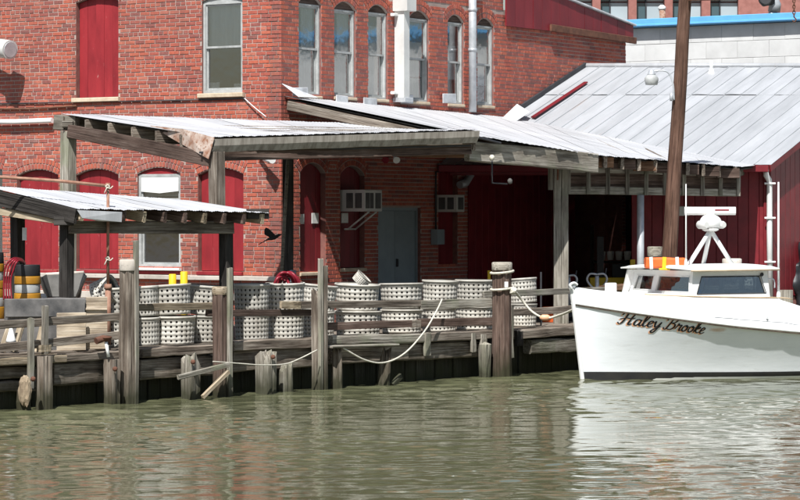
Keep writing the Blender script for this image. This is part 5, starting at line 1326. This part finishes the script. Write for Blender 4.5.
# things inside the wheelhouse, seen through the glass
tag(lathe('steering_wheel', [(.13, -.012), (.155, 0), (.13, .012), (.125, 0)], M['trim_tan'], None, MBT @ T((2.35, .2, 1.4)) @ Matrix.Rotation(math.pi/2, 4, 'Y'), 20, cap=False), 'tan wheel inside the boat cabin window', 'steering wheel')
tag(box('wheelhouse_box', (1.85, .35, 1.38), (.3, .2, .2), M['trim_tan'], None, MBT), 'tan box inside the boat cabin behind the side window', 'box')
tag(box('blue_cushion', (1.72, -.1, 1.3), (.1, 1.0, .1), M['blue_thing'], None, MBT), 'blue cushion behind the boat windshield', 'cushion')

# ---- radar and mast
RZ = CZ1+.075
def onb(px, py, s, y):          # local point with the height of photo row py
    p = MBT @ Vector((s, y, 0)); return Vector((s, y, zy(py, p.y)))
def col_s(px, y):               # station where the photo column px meets the line at y
    q_ = (px-400)/F; a = BO+bS*y; return (q_*a.y-a.x)/(bA.x-q_*bA.y)
mast = empty('radar_mast', MBT @ Vector((2.2, 0, RZ))); mast.parent = boat; mast.matrix_parent_inverse = MWORLD[boat].inverted()
sA = col_s(710.5, 0); apex = onb(710.5, 230, sA, 0)
for (px, y) in ((687.5, -.25), (703, .3), (733, 0)):
    ft = Vector((col_s(px, y), y, RZ-.02)); tube('leg', [ft, apex+(ft-apex)*.03], .034, M['white_paint'], mast, 12, MBT)
lathe('mast_plate', [(.09, -.02), (.13, 0), (.13, .02), (.09, .03)], M['white_paint'], mast, MBT @ T(apex), 16)
rd = empty('radar', MBT @ apex); rd.parent = boat; rd.matrix_parent_inverse = MWORLD[boat].inverted()
z0 = apex.z+.03
bm = bmesh.new(); bmesh.ops.create_uvsphere(bm, u_segments=20, v_segments=12, radius=1.)
for v_ in bm.verts: v_.co = Vector((v_.co.x*(.2 if v_.co.x > 0 else .17), v_.co.y*.15, max(v_.co.z, -.55)*.14))
bm_obj('gearbox', bm, M['white_paint'], rd, MBT @ T((apex.x-.01, 0, z0+.08)), True)
for (dx, r_) in ((-.19, .065), (.15, .06)):
    lathe('motor_end', [(r_*.8, -.1), (r_, -.08), (r_, .06), (r_*.7, .1)], M['ac_white'], rd, MBT @ T((apex.x+dx, -.05, z0+.05)) @ Matrix.Rotation(math.pi/2, 4, 'X'), 14)
lathe('bearing', [(.09, 0), (.07, .03), (.07, .07)], M['white_paint'], rd, MBT @ T((apex.x, 0, z0+.18)), 16)
sB0 = col_s(684.5, 0); sB1 = col_s(735.5, 0); zb_ = zy(211, (MBT @ Vector((sA, 0, 0))).y)
# the scanner lies square to our view, so its ends are set in the world
p0 = P(684.5, 211, (MBT @ apex).y); p1 = P(735.5, 211, (MBT @ apex).y)
beam('scanner', p0, p1, .1, .125, M['white_paint'], rd, bev=.035)
beam('red_mark', P(715, 210, p0.y-.053), P(729, 210, p0.y-.053), .002, .022, M['hose_red'], rd, bev=.0004)
# whip aerials
s_ = col_s(686, -.55); wa = empty('whip_aerial', MBT @ Vector((s_, -.55, RZ)), 'white whip aerial left of the radar on the boat roof', 'aerial', 'whip aerials on the boat')
b0 = MBT @ Vector((s_, -.55, RZ-.02)); tube('rod', [b0, Vector((b0.x, b0.y, zy(184, b0.y)))], [.013, .008], M['white_paint'], wa, 8); lathe('base', [(.03, 0), (.025, .08), (.014, .12)], M['white_paint'], wa, T(b0), 10)
s_ = col_s(778.5, -.8); wa = empty('whip_aerial', MBT @ Vector((s_, -.8, 1.2)), 'tall white whip aerial behind the boat cabin by the downspout', 'aerial', 'whip aerials on the boat')
b0 = MBT @ Vector((s_, -.8, 1.16)); tube('rod', [b0, Vector((b0.x, b0.y, zy(182, b0.y)))], [.02, .012], M['white_paint'], wa, 8); lathe('base', [(.035, 0), (.03, .1), (.02, .14)], M['white_paint'], wa, T(b0), 10)
# orange case on the cabin roof
s_ = col_s(665, -.2); c_ = Vector((s_, -.2, RZ+.075)); oc = empty('orange_case', MBT @ Vector((s_, -.2, RZ)), 'orange life vest case with white straps on the boat roof', 'case')
ow = MBT @ c_; p0 = P(645.5, 0, ow.y); p1 = P(684.5, 0, ow.y); zc = zy(263.2, ow.y)
beam('body', Vector((p0.x, ow.y, zc)), Vector((p1.x, ow.y, zc)), .3, .165, M['orange'], oc, bev=.03, jit=.006, nseg=5)
for px in (651, 677): beam('strap', P(px, 257, ow.y-.155), P(px+.5, 269, ow.y-.155), .05, .012, M['white_paint'], oc)
beam('strap', P(664.5, 257, ow.y-.156), P(664, 269, ow.y-.156), .06, .014, M['bright_yellow'], oc)
beam('strap', P(659, 269, ow.y-.157), P(670, 269.3, ow.y-.157), .02, .03, M['bright_yellow'], oc)

# ---- the name on the bow, brush script
GL = {
 'H': ([[(-.02, .72), (.1, .93), (.3, .98), (.27, .62), (.14, .12), (-.02, -.03), (-.14, .1)], [(.8, 1.02), (.66, .6), (.55, .08), (.63, -.02), (.78, .1)], [(-.08, .38), (.25, .5), (.62, .5), (.86, .58)]], .88),
 'a': ([[(.42, .42), (.26, .5), (.09, .36), (.05, .1), (.18, -.01), (.36, .15), (.46, .48)], [(.46, .5), (.4, .14), (.48, -.01), (.64, .12)]], .58),
 'l': ([[(.0, .12), (.2, .5), (.32, .9), (.24, 1.0), (.13, .8), (.07, .3), (.12, .01), (.24, .02), (.38, .16)]], .36),
 'e': ([[(.0, .14), (.24, .28), (.34, .42), (.22, .5), (.08, .36), (.06, .12), (.2, -.01), (.44, .14)]], .44),
 'y': ([[(.0, .36), (.09, .5), (.1, .25), (.18, .04), (.36, .18), (.48, .5)], [(.5, .5), (.4, 0), (.26, -.36), (.08, -.44), (.04, -.28), (.3, -.04), (.56, .14)]], .62),
 ' ': ([], .26),
 'B': ([[(.36, .96), (.27, .55), (.14, .06), (-.02, -.02), (-.1, .12)], [(-.06, .7), (.08, .95), (.45, 1.03), (.7, .88), (.58, .62), (.3, .53)], [(.3, .53), (.62, .46), (.66, .2), (.44, .0), (.14, .04)]], .78),
 'r': ([[(.0, .1), (.12, .44), (.12, .56), (.2, .42), (.38, .46), (.34, .2), (.38, .0), (.52, .1)]], .5),
 'o': ([[(.3, .5), (.12, .42), (.05, .16), (.18, -.01), (.36, .1), (.39, .36), (.26, .5), (.28, .38), (.56, .4)]], .5),
 'k': ([[(.0, .12), (.2, .55), (.3, .92), (.22, 1.0), (.13, .8), (.06, .0)], [(.08, .22), (.3, .5), (.4, .42), (.14, .26), (.3, .02), (.52, .1)]], .5)}
def lettering(text, dx, dz, wmul, lift, mat, name):
    tot = sum(GL[c_][1] for c_ in text); vs, fs = [], []; x = 0.
    S0, S1, Z0, Z1, CAP = .43, 1.475, .858, .695, .18
    def place(a, h):
        f = (a+h*.22)/tot; s = S0+(S1-S0)*f; z = Z0+(Z1-Z0)*f+h*CAP
        return (stem(s, z), -(hull_b(s, z)+lift), z)
    for c_ in text:
        for st in GL[c_][0]:
            pts = catmull([(x+p_[0]+dx, p_[1]+dz, 0) for p_ in st], 7); n_ = len(pts); b = len(vs)
            for i_, p_ in enumerate(pts):
                t = (pts[min(i_+1, n_-1)]-pts[max(i_-1, 0)]); t.normalize(); nr = Vector((-t.y, t.x))
                down = abs(t.y); w_ = (.045+.04*down)*wmul*(.65+.35*math.sin(math.pi*min(max(i_/(n_-1), .06), .94)))
                vs.append(place(p_.x+nr.x*w_, p_.y+nr.y*w_)); vs.append(place(p_.x-nr.x*w_, p_.y-nr.y*w_))
            for i_ in range(n_-1): a = b+2*i_; fs.append((a, a+1, a+3, a+2))
        x += GL[c_][1]
    o = mesh(name, vs, fs, M[mat], hull, MBT); return o
lettering('Haley Brooke', -.055, -.07, .85, .004, 'lettering_orange', 'lettering_shadow')
lettering('Haley Brooke', 0, 0, .8, .007, 'lettering_black', 'lettering')

# ================================================================== the bird
def bird():
    c_ = P(273, 238, 42.6); e = None
    bm = bmesh.new(); rings = []; n_ = 8
    body = [(-.15, .006, -.022), (-.08, .016, -.006), (-.03, .03, 0), (.03, .034, .006), (.075, .026, .016), (.1, .022, .026), (.122, .014, .028), (.145, .003, .027)]
    for (x, r_, z) in body: rings.append([bm.verts.new((x, r_*math.cos(2*math.pi*k/n_), z+r_*math.sin(2*math.pi*k/n_))) for k in range(n_)])
    for a, b in zip(rings[:-1], rings[1:]):
        for k in range(n_): bm.faces.new((a[k], a[(k+1) % n_], b[(k+1) % n_], b[k]))
    bm.faces.new(rings[0]); bm.faces.new(rings[-1][::-1])
    t = [bm.verts.new(v_) for v_ in ((-.12, -.015, -.016), (-.12, .015, -.016), (-.235, .028, -.05), (-.24, 0, -.054), (-.235, -.028, -.05))]; bm.faces.new(t)
    t2 = [bm.verts.new((v_.co.x, v_.co.y, v_.co.z-.006)) for v_ in t]; bm.faces.new(t2[::-1])
    for k in range(5): bm.faces.new((t[k], t2[k], t2[(k+1) % 5], t[(k+1) % 5]))
    for sg in (-1, 1):                                               # raised wings with spread primaries
        root = [(.06, sg*.02, .02), (-.05, sg*.02, .015)]
        tip = [(.03, .07, .08), (-.02, .10, .15), (-.05, .11, .17), (-.075, .105, .15), (-.085, .095, .12), (-.085, .07, .07)]
        top = root[:1]+[(x+(0 if sg < 0 else -.055), sg*y*.75, z+(0 if sg < 0 else .012)) for x, y, z in tip]+root[1:]
        a = [bm.verts.new(v_) for v_ in top]; b = [bm.verts.new((v_[0], v_[1]+.006, v_[2]-.004)) for v_ in top]
        bm.faces.new(a); bm.faces.new(b[::-1])
        for k in range(len(a)): bm.faces.new((a[k], b[k], b[(k+1) % len(a)], a[(k+1) % len(a)]))
    o = bm_obj('bird', bm, M['bird_black'], None, T(c_) @ Matrix.Rotation(-.25, 4, 'Z') @ Matrix.Rotation(-.18, 4, 'Y'))
    tag(o, 'small black bird flying with raised wings before the brick corner', 'bird')
bird()
